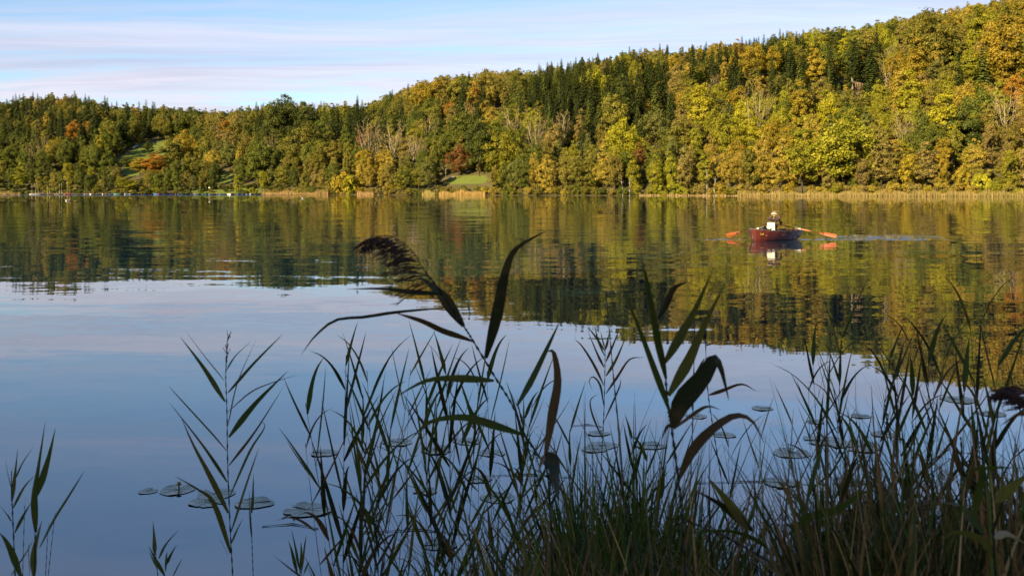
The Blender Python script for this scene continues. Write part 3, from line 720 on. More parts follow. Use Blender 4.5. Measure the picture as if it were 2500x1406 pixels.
M_WOOD = plain('grey_wood', (.20, .16, .12), .8, .3, 3); M_PLANK = plain('pale_planks', (.55, .40, .30), .7, .2, 4)
def ground_at(px, py):
    s, r = float(shore(px)), float(ridge(px)); Y = np.linspace(s + .5, r, 1500)
    rows = HZ - (height((px - 1250) / F * Y, Y) - CAMZ) / Y * F
    k = np.nonzero(rows <= py)[0]; Y = float(Y[k[0]]) if len(k) else r
    X = (px - 1250) / F * Y; return Vector((X, Y, float(height(X, Y))))
def broken_trunk():
    g = ground_at(2081, 250); e = empty('broken_tree', g); k = g.y / F
    top = (238 - 185) * k + 2
    mb = MB(); mb.tube([(0, 0, -2), (0, 0, 4), (.1, 0, top * .55), (-.1, 0, top * .85), (-.5, 0, top)], [.62, .55, .5, .42, .12], 9)
    mb.build('trunk', M_PALE_BARK, e, True)
    mb = MB()
    for a in range(6): mb.tube([(0, 0, top * .8), (2 + a * .7, .3 * a, top * .80 - a * .4), (3.5 + a * .6, .3 * a, top * .5 - a * .3)], [.14, .09, .03], 5)
    for a in range(26):
        x = random.uniform(1.6, 6); mb.tube([(x, random.uniform(-1, 1), top * .78 - abs(x - 3) * .3), (x + random.uniform(-.4, .4), random.uniform(-1, 1), top * random.uniform(.25, .5))], [.07, .03], 4)
    mb.build('hanging_branch', plain('dead_branch', (.30, .20, .12), .9), e)
    tag(e, 'snapped pale trunk with a hanging dead branch before the spruces', 'dead tree')
    for i, (px, h, lean) in enumerate(((1725, 13.5, .2), (1743, 9.5, .9), (1520, 9, -.8), (1536, 8.5, .3))):
        Y = float(shore(px)) - .4; X = (px - 1250) / F * Y
        t = empty('birch_trunk', (X, Y, -.3)); mb = MB()
        mb.tube([(0, 0, -.6), (.1, 0, h * .3), (lean * .6, 0, h * .7), (lean, 0, h)], [.36, .30, .22, .10], 8)
        mb.build('trunk', M_PALE_BARK, t, True)
        mb = MB()
        for q in range(7): z0 = h * random.uniform(.6, .98); a = random.uniform(0, 6.28); mb.tube([(lean * z0 / h, 0, z0), (lean + math.cos(a) * 1.6, math.sin(a) * 1.6, z0 + 1.4)], [.06, .02], 4)
        mb.build('branch', M_PALE_BARK, t)
        tag(t, ('tall straight white birch trunk at the waterline' if i == 0 else 'leaning white birch trunk next to the tallest one' if i == 1 else 'short pale trunk rising from the shore mud'), 'tree trunk', 'pale trunks at the waterline')
broken_trunk()
def planks():
    g = ground_at(1102, 436); e = empty('plank_stack', g, .15)
    for k in range(4):
        mb = MB(); mb.box((0, .0 + .12 * (k % 2), .22 + k * .30), (2.1 - .12 * k, .55, .10)); mb.build('plank', M_PLANK, e)
    mb = MB()
    for sx in (-1.4, 1.4): mb.box((sx, 0, .05), (.12, .5, .10))
    mb.build('bearer', M_WOOD, e)
    tag(e, 'pale plank stack on the lawn beside the rust-orange tree', 'planks')
planks()
def quadruped(name, px, py, L, col, label, cat, rz, graze=True):
    g = ground_at(px, py); e = empty(name, g, rz); e.scale = (L, L, L)
    mb = MB()
    mb.tube([(-.62, 0, .78), (-.45, 0, .80), (0, 0, .76), (.35, 0, .80), (.55, 0, .84)], [.12, .24, .27, .25, .15], 10)
    hd = ((.95, 0, .25) if graze else (.98, 0, 1.12))
    mb.tube([(.45, 0, .85), (.72, 0, .72 if graze else 1.05), hd], [.16, .12, .09], 8)
    mb.tube([hd, (hd[0] + .18, 0, hd[2] - .10)], [.10, .06], 8)
    for sx, kx in ((-.48, -.05), (.40, .02)):
        for sy in (-.13, .13): mb.tube([(sx, sy, .75), (sx + kx, sy, .40), (sx, sy, .0)], [.12, .065, .05], 7)
    mb.tube([(-.64, 0, .85), (-.76, 0, .6), (-.78, 0, .35)], [.04, .03, .04], 5)
    for sy in (-.1, .1): mb.tube([(hd[0] - .04, sy * .8, hd[2] + .06), (hd[0] - .06, sy * 2, hd[2] + .08)], [.04, .02], 5)
    o = mb.build('body', plain(name + '_coat', col, .8), e, True)
    m = o.modifiers.new('join', 'REMESH'); m.mode = 'VOXEL'; m.voxel_size = .035; m.use_smooth_shade = True
    tag(e, label, cat, 'animals grazing on the pasture')
quadruped('cow', 327, 364, 1.7, (.75, .70, .62), 'pair of white cows on the pasture, the lower one'.replace('pair of white cows on the pasture, the lower one', 'white cow beside the dark calf on the pasture'), 'cow', 2.6)
quadruped('cow', 332, 361, 1.7, (.75, .70, .62), 'white cow with raised head on the pasture', 'cow', .4, False)
quadruped('cow', 378, 355, 1.7, (.015, .013, .012), 'black cow grazing at the top of the pasture', 'cow', 2.9)
quadruped('calf', 318, 365, 1.2, (.06, .04, .03), 'small dark calf by the white cows', 'calf', .2)
def fence_posts():
    for px, py in ((286, 371), (386, 348), (402, 348), (420, 348)):
        g = ground_at(px, py); e = MB(); e.tube([(0, 0, -.3), (0, 0, 1.35)], [.09, .08], 6); e.tube([(0, 0, 1.35), (0, 0, 1.42)], [.08, .03], 6)
        o = e.build('fence_post', M_PLANK); o.location = g; tag(o, 'pale fence post on the pasture edge', 'post', 'fence posts of the pasture')
fence_posts()

def hull_mesh(L, B, D, mat_, name='hull'):
    v, f = [], []; st = [0, .06, .18, .35, .55, .75, .9, 1]; bb = [.03, .3, .62, .88, 1, .96, .86, .72]; n = 6
    for s, b_ in zip(st, bb):
        for k in range(n + 1):
            q = k / n; v.append((-L / 2 + L * s + .12 * (1 - q) * (s == 0), B / 2 * b_ * q ** .55, -.12 + (D + .12 + .08 * (1 - s)) * q ** 1.6))
    m = len(v); v += [(x, -y, z) for x, y, z in v]
    for o_, fl in ((0, 0), (m, 1)):
        for i in range(len(st) - 1):
            for k in range(n):
                q = (o_ + i * (n + 1) + k, o_ + (i + 1) * (n + 1) + k, o_ + (i + 1) * (n + 1) + k + 1, o_ + i * (n + 1) + k + 1)
                f.append(q if fl else q[::-1])
    e0 = (len(st) - 1) * (n + 1)
    for k in range(n): f.append((e0 + k, e0 + k + 1, m + e0 + k + 1, m + e0 + k))
    # a floor inside
    fl = [len(v) + i for i in range(2 * len(st))]
    for s, b_ in zip(st, bb): v += [(-L / 2 + L * s, B / 2 * b_ * .6, .05), (-L / 2 + L * s, -B / 2 * b_ * .6, .05)]
    for i in range(len(st) - 1): f.append((fl[2 * i], fl[2 * i + 1], fl[2 * i + 3], fl[2 * i + 2]))
    return mesh_of(name, v, f, [mat_])
def moorings():
    cols = {'white': (.58, .57, .53), 'dark': (.05, .05, .06), 'yellow': (.62, .42, .04), 'red': (.50, .05, .03), 'blue': (.06, .16, .40), 'green': (.07, .20, .12), 'grey': (.3, .31, .32), 'brown': (.16, .08, .04)}
    ms = {k: plain(k + '_boat_paint', c, .45) for k, c in cols.items()}
    hm = {}
    for k in ms: hm[k] = hull_mesh(4.2, 1.5, .62, ms[k])
    seat = MB(); seat.box((-.6, 0, .36), (.13, .55, .025)); seat.box((.7, 0, .36), (.13, .6, .025)); seat_me = mesh_of('seat', seat.v, seat.f, [M_PLANK])
    seq = ['white', 'dark', 'dark', 'grey', 'brown', 'white', 'green', 'dark', 'blue', 'white', 'red', 'white', 'yellow', 'dark', 'white', 'green', 'dark']
    px = 196.0; i = 0
    cnt = {}
    while px < 628:
        d = float(shore(px)) - RNG.uniform(7, 13); X = (px - 1250) / F * d
        c = seq[int(RNG.integers(len(seq)))] if i not in (8, 9, 26) else ('white', 'blue', 'blue')[[8, 9, 26].index(i)]
        e = empty('moored_rowboat', (X, d, 0), float(RNG.normal(1.35, .5)))
        obj('hull', hm[c], e); obj('seat', seat_me, e)
        tag(e, f'{c} hulled rowboat moored at the long jetty', 'rowboat', 'rowboats moored at the jetty')
        px += RNG.uniform(6.0, 11.5); i += 1
    mast = M_PLANK
    for i, (px, top, lean, c) in enumerate(((80, 448, 0, 'white'), (90, 448, -.6, 'grey'), (96, 447, -1.6, 'grey'), (106, 456, -1.4, 'dark'), (117, 456, 0, 'dark'), (123, 449, 0, 'brown'), (140, 458, -.8, 'yellow'), (147, 450, 0, 'grey'), (153, 448, -.3, 'yellow'), (166, 444, 0, 'red'), (171, 456, 0, 'white'))):
        d = float(shore(px)) - 10 - 3 * (i % 2); X = (px - 1250) / F * d; hgt = (HZ - top) / F * d + CAMZ
        e = empty('moored_sailboat', (X, d, 0), float(RNG.normal(.5, .4)))
        o = obj('hull', hm[c], e); o.scale = (.95, .9, .8)
        b_ = MB(); b_.tube([(-.5, 0, .1), (-.5 + lean, 0, hgt)], [.17, .12], 6); b_.build('mast', mast, e)
        b_ = MB(); b_.tube([(-.5, 0, 1.1), (1.9, 0, 1.0)], [.07, .05], 5); b_.build('boom', ms['red'] if c == 'red' else mast, e)
        if i in (4, 9): b_ = MB(); b_.tube([(-.5, 0, 1.2), (.6, 0, 1.25), (1.9, 0, 1.1)], [.16, .22, .12], 7); b_.build('furled_sail', ms['red'] if i == 9 else ms['brown'], e, True)
        tag(e, f'{c} dinghy with {"leaning" if abs(lean) > .5 else "upright"} bare mast off the pasture hill', 'sailboat', 'dinghies with masts at the moorings')
    e = empty('jetty', ((340 - 1250) / F * 600, float(shore(400)) - 4, 0))
    x0, x1 = (75 - 1250) / F * 625, (632 - 1250) / F * 600; cx = e.location.x; n = 46
    for k in range(n):
        x = x0 + (x1 - x0) * (k + .5) / n; mb = MB(); mb.box((x - cx, 0, .55), ((x1 - x0) / n * .48, .8, .06)); mb.build('deck_plank', M_WOOD, e)
    for k in range(n // 2):
        x = x0 + (x1 - x0) * (k + .5) / (n // 2); mb = MB(); mb.tube([(x - cx, -.8, -1.5), (x - cx, -.8, 1.1)], .1, 6); mb.build('pile', M_WOOD, e)
    tag(e, 'long low dark wooden jetty behind the moored boats', 'jetty')
    # a parasol, a signpost and a bench on the bank
    g = ground_at(183, 470); e = empty('parasol', g); mb = MB(); mb.tube([(0, 0, 0), (0, 0, 2.6)], .04, 6); mb.build('pole', M_WOOD, e)
    mb = MB(); n = 8; mb.add([(0, 0, 3.0)] + [(1.5 * math.cos(k * math.pi / 4), 1.5 * math.sin(k * math.pi / 4), 2.3) for k in range(n)], [(0, k + 1, (k + 1) % n + 1) for k in range(n)]); mb.build('canopy', ms['yellow'], e); tag(e, 'small yellow parasol behind the dinghies', 'parasol')
    g = ground_at(511, 467); e = empty('signpost', g); mb = MB(); mb.tube([(0, 0, 0), (0, 0, 2.4)], .06, 6); mb.build('post', M_PLANK, e); mb = MB(); mb.box((0, -.07, 2.2), (.5, .03, .35)); mb.build('board', ms['white'], e); tag(e, 'small white signpost on the bank above the rowboats', 'sign')
    g = ground_at(608, 468); e = empty('bench', g); mb = MB(); mb.box((0, 0, .45), (.9, .22, .04)); mb.build('seat', M_PLANK, e); mb = MB(); mb.box((0, .24, .8), (.9, .04, .2)); mb.build('backrest', M_PLANK, e)
    for sx in (-.7, .7): mb = MB(); mb.box((sx, 0, .2), (.05, .2, .2)); mb.build('leg', M_WOOD, e)
    tag(e, 'pale wooden bench at the end of the jetty', 'bench')
    # waterfowl resting on the lake
    for px, py in ((739, 485.5), (562, 480), (165, 491)):
        d = CAMZ * F / (py - HZ); X = (px - 1250) / F * d
        mb = MB(); mb.tube([(-.55, 0, .18), (-.3, 0, .12), (.1, 0, .12), (.38, 0, .15)], [.04, .17, .2, .08], 9); mb.tube([(.34, 0, .15), (.52, 0, .4), (.45, 0, .62), (.56, 0, .66)], [.09, .05, .045, .05], 7); mb.tube([(.56, 0, .66), (.70, 0, .61)], [.035, .012], 6)
        o = mb.build('swan', ms['white'], None, True); o.location = (X, d, 0); o.rotation_euler = (0, 0, random.uniform(0, 6)); tag(o, 'white swan resting on the open lake off the reed belt' if px > 700 else 'white swan resting on the lake off the moorings', 'swan', 'swans on the lake')
moorings()

# ------------------------------------------------------------------ the rowing boat
def varnish(name, col, rough=.28):
    m, t, b = mat(name); tc = t.new('ShaderNodeTexCoord').outputs['Object']
    n = t.noise(t.mapping(tc, scl=(1.2, 14, 14)), 2.0, 6, .6); k = t.math('MULTIPLY_ADD', n, .8, .6)
    t.put(b.inputs['Base Color'], t.mix(1.0, (*col, 1), t.comb(k, k, k), 'MULTIPLY')); b.inputs['Roughness'].default_value = rough; b.inputs['Coat Weight'].default_value = .12; b.inputs['Coat Roughness'].default_value = .12
    return m
EV = Vector((.76, .65, 0)).normalized(); BC = Vector((BX, BY, 0)) + EV * 1.42; BRZ = math.atan2(EV.y, EV.x)
def to_boat(p): return Matrix.Rotation(-BRZ, 3, 'Z') @ (Vector(p) - BC)
def rowing_boat():
    red = varnish('mahogany_hull', (.10, .020, .011)); rim = plain('grey_gunwale', (.12, .10, .10), .5); inn = varnish('inner_wood', (.30, .15, .07), .5); cream = plain('cream_panel', (.56, .52, .42), .6, .08)
    e = empty('rowing_boat', BC, BRZ)
    S = [0, .03, .09, .2, .35, .5, .65, .8, .92, 1]; B = [.025, .17, .32, .47, .58, .62, .61, .57, .50, .44]; ZS = [.52, .50, .475, .44, .41, .395, .39, .395, .41, .425]; ZK = [.02, -.10, -.13, -.15, -.16, -.16, -.15, -.12, -.07, -.02]
    n = 6; v, f = [], []
    def pt(i, q, out=0.0):
        s = S[i]; x = -1.62 + 3.2 * s + .20 * (1 - q) * (1 - min(1, s / .2)) - .10 * (1 - q) * max(0, (s - .9) / .1)
        return [x, (B[i] + out) * q ** .50, ZK[i] + (ZS[i] - ZK[i]) * q ** 1.55]
    for sd in (1, -1):
        for k in range(n):
            for lay in (0, 1):
                base = len(v)
                for i in range(len(S)):
                    for q, o_ in ((k / n, .014 if lay == 0 else -.012), ((k + 1) / n, .0 if lay == 0 else -.024)):
                        p = pt(i, max(q, .0), o_); p[1] = max(p[1], .004) * sd; v.append(p)
                for i in range(len(S) - 1):
                    a = base + 2 * i; q4 = (a, a + 2, a + 3, a + 1); f.append(q4 if (sd < 0) == (lay == 0) else q4[::-1])
    obj('hull', mesh_of('hull', v, f, [red], smooth=False), e)
    i = len(S) - 1; tv = [pt(i, q / n) for q in range(n + 1)]; mb = MB()
    prof = [(p[1], p[2]) for p in tv] + [(-p[1], p[2]) for p in tv[::-1]][:-1]; x = tv[-1][0]
    m = len(prof); mb.add([(x + .01, y, z) for y, z in prof] + [(x - .03, y, z) for y, z in prof], [tuple(range(m)), tuple(range(2 * m - 1, m - 1, -1))] + [(k, m + k, m + (k + 1) % m, (k + 1) % m) for k in range(m)])
    mb.build('transom', red, e)
    mb = MB(); mb.tube([(-1.40, 0, -.10), (-1.50, 0, .15), (-1.635, 0, .56)], [.035, .035, .03], 6); mb.build('stem_post', rim, e)
    for sd in (1, -1):
        mb = MB(); mb.tube([(pt(k, 1)[0], sd * pt(k, 1)[1], pt(k, 1)[2] + .012) for k in range(len(S))], .028, 6); mb.build('gunwale', rim, e, True)
    for x, w in ((-.95, .40), (.0, .56), (1.15, .46)): mb = MB(); mb.box((x, 0, .24), (.13, w, .016)); mb.build('thwart', inn, e)
    mb = MB(); mb.add([(-1.3, 0, -.02), (-.9, .3, -.03), (.0, .42, -.04), (1.4, .3, -.01), (1.4, -.3, -.01), (.0, -.42, -.04), (-.9, -.3, -.03)], [(0, 6, 5, 4, 3, 2, 1)]); mb.build('floor_board', inn, e)
    bp = to_boat(P(1884, 552, 43.3)); mb = MB(); zt, zb = .77, .26
    mb.add([(-.34, -.30, zb), (-.34, .16, zb), (-.26, .13, zt), (-.26, -.23, zt), (-.29, -.30, zb), (-.29, .16, zb), (-.21, .13, zt), (-.21, -.23, zt)], [(0, 3, 2, 1), (4, 5, 6, 7), (0, 1, 5, 4), (1, 2, 6, 5), (2, 3, 7, 6), (3, 0, 4, 7)])
    mb.build('backrest', cream, e)
    mb = MB()
    for k in range(3):
        x0 = -1.33 + k * .055; mb.box((x0, -.292 - .045 * k / 2 - .01, .30), (.011, .006, .035))
    mb.build('registration_mark', plain('yellow_paint', (.6, .42, .06), .5), e)
    tag(e, 'small mahogany-red clinker rowing boat with a cream backrest out on the lake', 'rowing boat')
    return red
rowing_boat()
HANDS = []
def oar(p0, p1, s0, s1, label, roll):
    shaft = varnish('oar_shaft', (.46, .15, .07), .5) if 'oar_shaft' not in bpy.data.materials else bpy.data.materials['oar_shaft']
    blade = varnish('oar_blade', (.30, .068, .014), .6) if 'oar_blade' not in bpy.data.materials else bpy.data.materials['oar_blade']
    blade.node_tree.nodes['Principled BSDF'].inputs['Coat Weight'].default_value = 0
    white = plain('white_sleeve', (.8, .77, .70), .5) if 'white_sleeve' not in bpy.data.materials else bpy.data.materials['white_sleeve']
    a, b = Vector(p0), Vector(p1); L = (b - a).length
    e = empty('oar', a); e.rotation_mode = 'QUATERNION'; e.rotation_quaternion = (b - a).to_track_quat('X', 'Z')
    mb = MB(); mb.tube([(.16, 0, 0), (L * .45, 0, 0), (L * .78, 0, 0)], [.034, .034, .030], 8); mb.build('shaft', shaft, e, True)
    mb = MB(); mb.tube([(-.12, 0, 0), (.16, 0, 0)], [.020, .020], 8); mb.build('handle', shaft, e, True)
    mb = MB(); mb.tube([(L * s0, 0, 0), (L * s1, 0, 0)], [.046, .046], 9); mb.build('sleeve', white, e, True)
    st = [(.70, .03, .022), (.76, .055, .02), (.84, .08, .015), (.93, .088, .012), (1.0, .082, .008)]; v = []
    c, s = math.cos(roll), math.sin(roll)
    for t, w, th in st:
        for y, z in ((-w, 0), (0, th), (w, 0), (0, -th)): v.append((L * t, y * c - z * s, y * s + z * c))
    f = [(4 * i + k, 4 * i + (k + 1) % 4, 4 * i + 4 + (k + 1) % 4, 4 * i + 4 + k) for i in range(4) for k in range(4)] + [(3, 2, 1, 0), (16, 17, 18, 19)]
    obj('blade', mesh_of('blade', v, f, [blade]), e); tag(e, label, 'oar', 'oars of the rowing boat'); HANDS.append(a)
oar(P(1907, 549.5, 44.3), P(2042, 577, 43.3), .22, .36, 'orange-bladed oar lifted over the rippled wake', 1.1)
oar(P(1880, 551, 44.5), P(1774, 575, 45.0), .14, .30, 'orange-bladed oar reaching out past the bow', 1.25)
def rower():
    skin = plain('skin', (.48, .27, .18), .6, .08); jack = plain('brown_jacket', (.055, .034, .026), .85, .25, 12); trous = plain('dark_trousers', (.03, .03, .035), .85); hatm = plain('pinkish_white_cap', (.72, .58, .52), .8, .1)
    e = empty('person', BC + EV * .02 + Vector((0, 0, 0)), BRZ)
    def loc(p): return Matrix.Rotation(-BRZ, 3, 'Z') @ (Vector(p) - e.location)
    hr, hl = loc(HANDS[0]), loc(HANDS[1])
    sh = {-1: Vector((.02, -.22, .99)), 1: Vector((.02, .22, .99))}
    hand = {-1: hr, 1: hl}
    def elbow(s):
        m = sh[s].lerp(hand[s], .5); return m + Vector((-.05, s * .10, -.06))
    def figure(k, mb, parts):
        sh = {s: Vector((.02, s * (.22 if k > 1 else .165), .99 if k > 1 else .95)) for s in (-1, 1)}
        if 'torso' in parts:
            mb.tube([(-.02, 0, .26), (-.03, 0, .46), (-.03, 0, .68), (.0, 0, .87), (.03, 0, 1.0)], [.18 * k, .175 * k, .18 * k, .185 * k, .12 * k], 12)
            for s in (-1, 1): mb.tube([(-.02, s * .08, .30), (-.02, s * .10, .64), (.0, s * .13, .90), (.02, s * .17, .97)], [.14 * k, .14 * k, .13 * k, .09 * k], 10)
        if 'arms' in parts:
            for s in (-1, 1):
                w = elbow(s).lerp(hand[s], .88); mb.tube([sh[s], elbow(s)], [.085 * k, .062 * k], 9); mb.tube([elbow(s), w], [.062 * k, .045 * k], 9)
        if 'legs' in parts:
            for s in (-1, 1): mb.tube([(.0, s * .10, .30), (.45, s * .13, .36)], [.10 * k, .075 * k], 9); mb.tube([(.45, s * .13, .36), (.72, s * .12, .02)], [.07 * k, .05 * k], 9); mb.tube([(.70, s * .12, .02), (.90, s * .13, .03)], [.05, .035], 8)
        if 'head' in parts:
            mb.tube([(.02, 0, .94), (.04, 0, 1.06)], [.065, .06], 9)
            mb.tube([(.05, 0, .99), (.06, 0, 1.04), (.055, 0, 1.12), (.045, 0, 1.20), (.04, 0, 1.235)], [.045, .078, .092, .080, .03], 12)
            mb.tube([(.135, 0, 1.13), (.165, 0, 1.095)], [.014, .018], 6)
            for s in (-1, 1): mb.tube([(.04, s * .085, 1.14), (.035, s * .105, 1.09)], [.022, .016], 6)
        if 'hands' in parts:
            for s in (-1, 1):
                w = elbow(s).lerp(hand[s], .80); h = hand[s]; d = (h - w).normalized(); mb.tube([w, w.lerp(h, .6), h], [.032, .042, .036], 8)
                ax = (loc(P(2042, 577, 43.3)) - hr).normalized() if s < 0 else (loc(P(1774, 575, 45.0)) - hl).normalized()
                for q in range(4):
                    o_ = h + ax * (.033 - .022 * q); mb.tube([o_, o_ + d * .035 + Vector((0, 0, .024)), o_ + d * .052 + Vector((0, 0, -.004)), o_ + d * (.02 - .003 * q) + Vector((0, 0, -.032))], [.0105, .0105, .0095, .008], 6)
                mb.tube([h - ax * s * .0 + Vector((0, 0, -.02)), h + ax * .04 + d * .02 + Vector((0, 0, -.035)), h + ax * .035 + d * .05 + Vector((0, 0, -.02))], [.013, .012, .009], 6)
    def part(name, k, parts, m_, vox):
        mb = MB(); figure(k, mb, parts); o = mb.build(name, m_, e, True); r = o.modifiers.new('join', 'REMESH'); r.mode = 'VOXEL'; r.voxel_size = vox; r.use_smooth_shade = True
        s_ = o.modifiers.new('soften', 'SMOOTH'); s_.iterations = 3; return o
    part('body', .74, ('torso', 'arms', 'legs', 'head', 'hands'), skin, .009)
    part('jacket', 1.10, ('torso', 'arms'), jack, .014); part('trousers', 1.0, ('legs',), trous, .014)
    mb = MB(); mb.tube([(.04, 0, 1.135), (.04, 0, 1.17), (.04, 0, 1.225), (.04, 0, 1.262), (.04, 0, 1.275)], [.118, .124, .112, .072, .02], 14)
    hat = mb.build('cap', hatm, e, True)
    mb = MB(); n = 20; v = []
    for r_, z in ((.112, 1.15), (.150, 1.128), (.150, 1.120), (.112, 1.140)): v += [(.045 + r_ * math.cos(k * 2 * math.pi / n), r_ * math.sin(k * 2 * math.pi / n), z) for k in range(n)]
    mb.add(v, [(a * n + k, a * n + (k + 1) % n, ((a + 1) % 4) * n + (k + 1) % n, ((a + 1) % 4) * n + k) for a in range(4) for k in range(n)]); mb.build('brim', hatm, e, True)
    tag(e, 'rower in brown jacket and pale cap seen from behind, holding both oars', 'person')
    # luggage in the bow
    b_ = empty('bag', BC + EV * -.62 + Vector((.0, .0, .32)), BRZ + .3); black = plain('black_bag_cloth', (.012, .013, .016), .7)
    mb = MB(); mb.tube([(0, -.26, .0), (0, -.22, .10), (0, 0, .17), (0, .20, .11), (0, .26, .02)], [.05, .14, .17, .13, .05], 10); mb.build('body', black, b_, True)
    mb = MB(); mb.tube([(0, -.12, .30), (0, -.06, .39), (0, .06, .39), (0, .12, .30)], .015, 6); mb.build('handle', black, b_, True)
    tag(b_, 'black soft bag lying in the bow of the rowing boat', 'bag')
rower()
# ------------------------------------------------------------------ near bank
def build_bank():
    m, t, b = mat('bank_soil'); tc = t.new('ShaderNodeTexCoord').outputs['Object']
    n = t.noise(tc, 6, 7, .65); t.put(b.inputs['Base Color'], t.ramp(n, [(.3, (.012, .011, .007)), (.65, (.045, .034, .02))])); b.inputs['Roughness'].default_value = .95
    bp = t.new('ShaderNodeBump'); bp.inputs['Strength'].default_value = .8; bp.inputs['Distance'].default_value = .05; t.put(bp.inputs['Height'], n); t.l.new(bp.outputs[0], b.inputs['Normal'])
    xs = np.concatenate([np.linspace(-70, -4, 24), np.linspace(-3.6, 6, 64), np.linspace(7, 60, 18)]); ys = np.concatenate([np.linspace(-90, -3, 24), np.linspace(-2.5, 7, 60)])
    X, Y = np.meshgrid(xs, ys); e = np.interp(X, [-70, -6, -.5, .3, 2.5, 6, 60], [2.0, 1.9, 2.1, 3.5, 3.7, 4.5, 9])
    k = np.clip((e + .45 - Y) / .9, 0, 1); Z = -.9 + 1.4 * (k * k * (3 - 2 * k)) + .05 * np.sin(X * 5) * np.cos(Y * 4.3) + np.clip(-Y / 60, 0, 1) * 1.5 + .30 * np.clip((X + .3) / .6, 0, 1) * np.clip((2.75 - Y) / .5, 0, 1) * np.clip((Y + 2) / 2, 0, 1) + .22 * np.clip((X - .5) / .5, 0, 1) * np.clip((2.8 - Y) / .5, 0, 1) * np.clip((Y + 2) / 2, 0, 1)
    i = np.arange(len(ys) - 1)[:, None] * len(xs) + np.arange(len(xs) - 1)[None]; f = np.stack([i, i + 1, i + 1 + len(xs), i + len(xs)], -1).reshape(-1, 4)
    obj('bank', mesh_of('bank', np.stack([X, Y, Z], -1).reshape(-1, 3), f, [m], smooth=True), kind='structure')
build_bank()
def shade_trees():
    # the wood on the camera's own shore, whose shadow lies over the near reeds
    s = Vector((sun_dir.x, sun_dir.y, 0)).normalized(); side = Vector((-s.y, s.x, 0))
    for i, (d, off, scl) in enumerate(((13, -6, .95), (14, 1, 1.05), (15, 8, .95), (22, -2.5, 1.15), (23, 5, 1.1), (20, -11, 1.0))):
        p = Vector((.8, 3.5, 0)) + s * d + side * off; pr = PROTO['round'][i % 5]
        e = empty('broadleaf_tree', (p.x, p.y, .6), i * 1.3); e.scale = (scl, scl, scl)
        o = obj('trunk', pr['trunk'], e); o = obj('crown', pr['crown'], e); o.material_slots[0].link = 'OBJECT'; o.material_slots[0].material = leafm('mid green', 'round')
        tag(e, 'tall leafy tree on the near bank behind the viewpoint', 'tree', 'trees on the near bank')
shade_trees()

# ------------------------------------------------------------------ reeds
def reed_mat(name, col, tr=.35): return leaf_mat(name, col, tr, .55, .25, .12, (1.2, 1.15, .5), mottle=(.13, .078, .03) if col[0] < .12 else (.16, .09, .05))
RM = {'green': reed_mat('reed_leaf_green', (.070, .098, .022)), 'dark': reed_mat('reed_leaf_dark', (.034, .036, .013), .2), 'brown': reed_mat('reed_leaf_brown', (.140, .078, .036)), 'tan': reed_mat('reed_leaf_dry', (.30, .20, .11), .25),
      'olive': reed_mat('reed_leaf_olive', (.125, .118, .026)), 'yellow': reed_mat('reed_leaf_yellowing', (.16, .14, .03), .4)}
STEMM = {'green': plain('reed_stem_green', (.07, .075, .03), .5, .12, 8), 'brown': plain('reed_stem_brown', (.13, .085, .045), .55, .12, 8), 'tan': plain('reed_stem_dry', (.34, .25, .15), .6, .25, 30)}
PLUMEM = plain('plume_bristles', (.085, .046, .036), .8, .4, 60)
def smooth_path(pts, n):
    pts = np.array(pts, dtype=float); m = len(pts)
    if m == 2: return pts[0] + (pts[1] - pts[0]) * np.linspace(0, 1, n)[:, None]
    q = np.concatenate([[2 * pts[0] - pts[1]], pts, [2 * pts[-1] - pts[-2]]]); out = []
    for u in np.linspace(0, m - 1 - 1e-6, n):
        i = int(u); t = u - i; a, b, c, d = q[i:i + 4]
        out.append(.5 * ((2 * b) + (c - a) * t + (2 * a - 5 * b + 4 * c - d) * t * t + (3 * b - a - 3 * c + d) * t ** 3))
    return np.array(out)
def leaf_mesh(path, W, view=(0, 1, 0), turn=0.0, peak=.28, fold=.22, n=13, m=None):
    """a reed leaf: lance-shaped, folded along its midrib, with a fine drawn-out tip"""
    p = smooth_path(path, n); t = np.linspace(0, 1, n)
    tg = np.gradient(p, axis=0); tg /= np.linalg.norm(tg, axis=1, keepdims=True) + 1e-9
    vw = np.array(view, dtype=float); sd = np.cross(tg, vw); sd /= np.linalg.norm(sd, axis=1, keepdims=True) + 1e-9
    nr = np.cross(sd, tg)
    a = turn + .5 * np.sin(t * 2.2 + turn * 3); sd, nr = sd * np.cos(a)[:, None] + nr * np.sin(a)[:, None], nr * np.cos(a)[:, None] - sd * np.sin(a)[:, None]
    w = W / 2 * np.where(t < peak, .30 + .70 * np.sin(np.clip(t / peak, 0, 1) * math.pi / 2), np.clip((1 - t) / (1 - peak), 0, 1) ** .85); w = np.maximum(w, W * .012)
    L = p - sd * w[:, None] + nr * (w * fold)[:, None]; R = p + sd * w[:, None] + nr * (w * fold)[:, None]
    v = np.stack([L, p, R], 1).reshape(-1, 3); f = []
    for i in range(n - 1): f += [(3 * i, 3 * i + 1, 3 * i + 4, 3 * i + 3), (3 * i + 1, 3 * i + 2, 3 * i + 5, 3 * i + 4)]
    return mesh_of('leaf', v, f, [m], {'v': ('FLOAT', np.repeat(RNG.uniform(.2, .8) + .2 * (t - .5), 3))}, smooth=True)
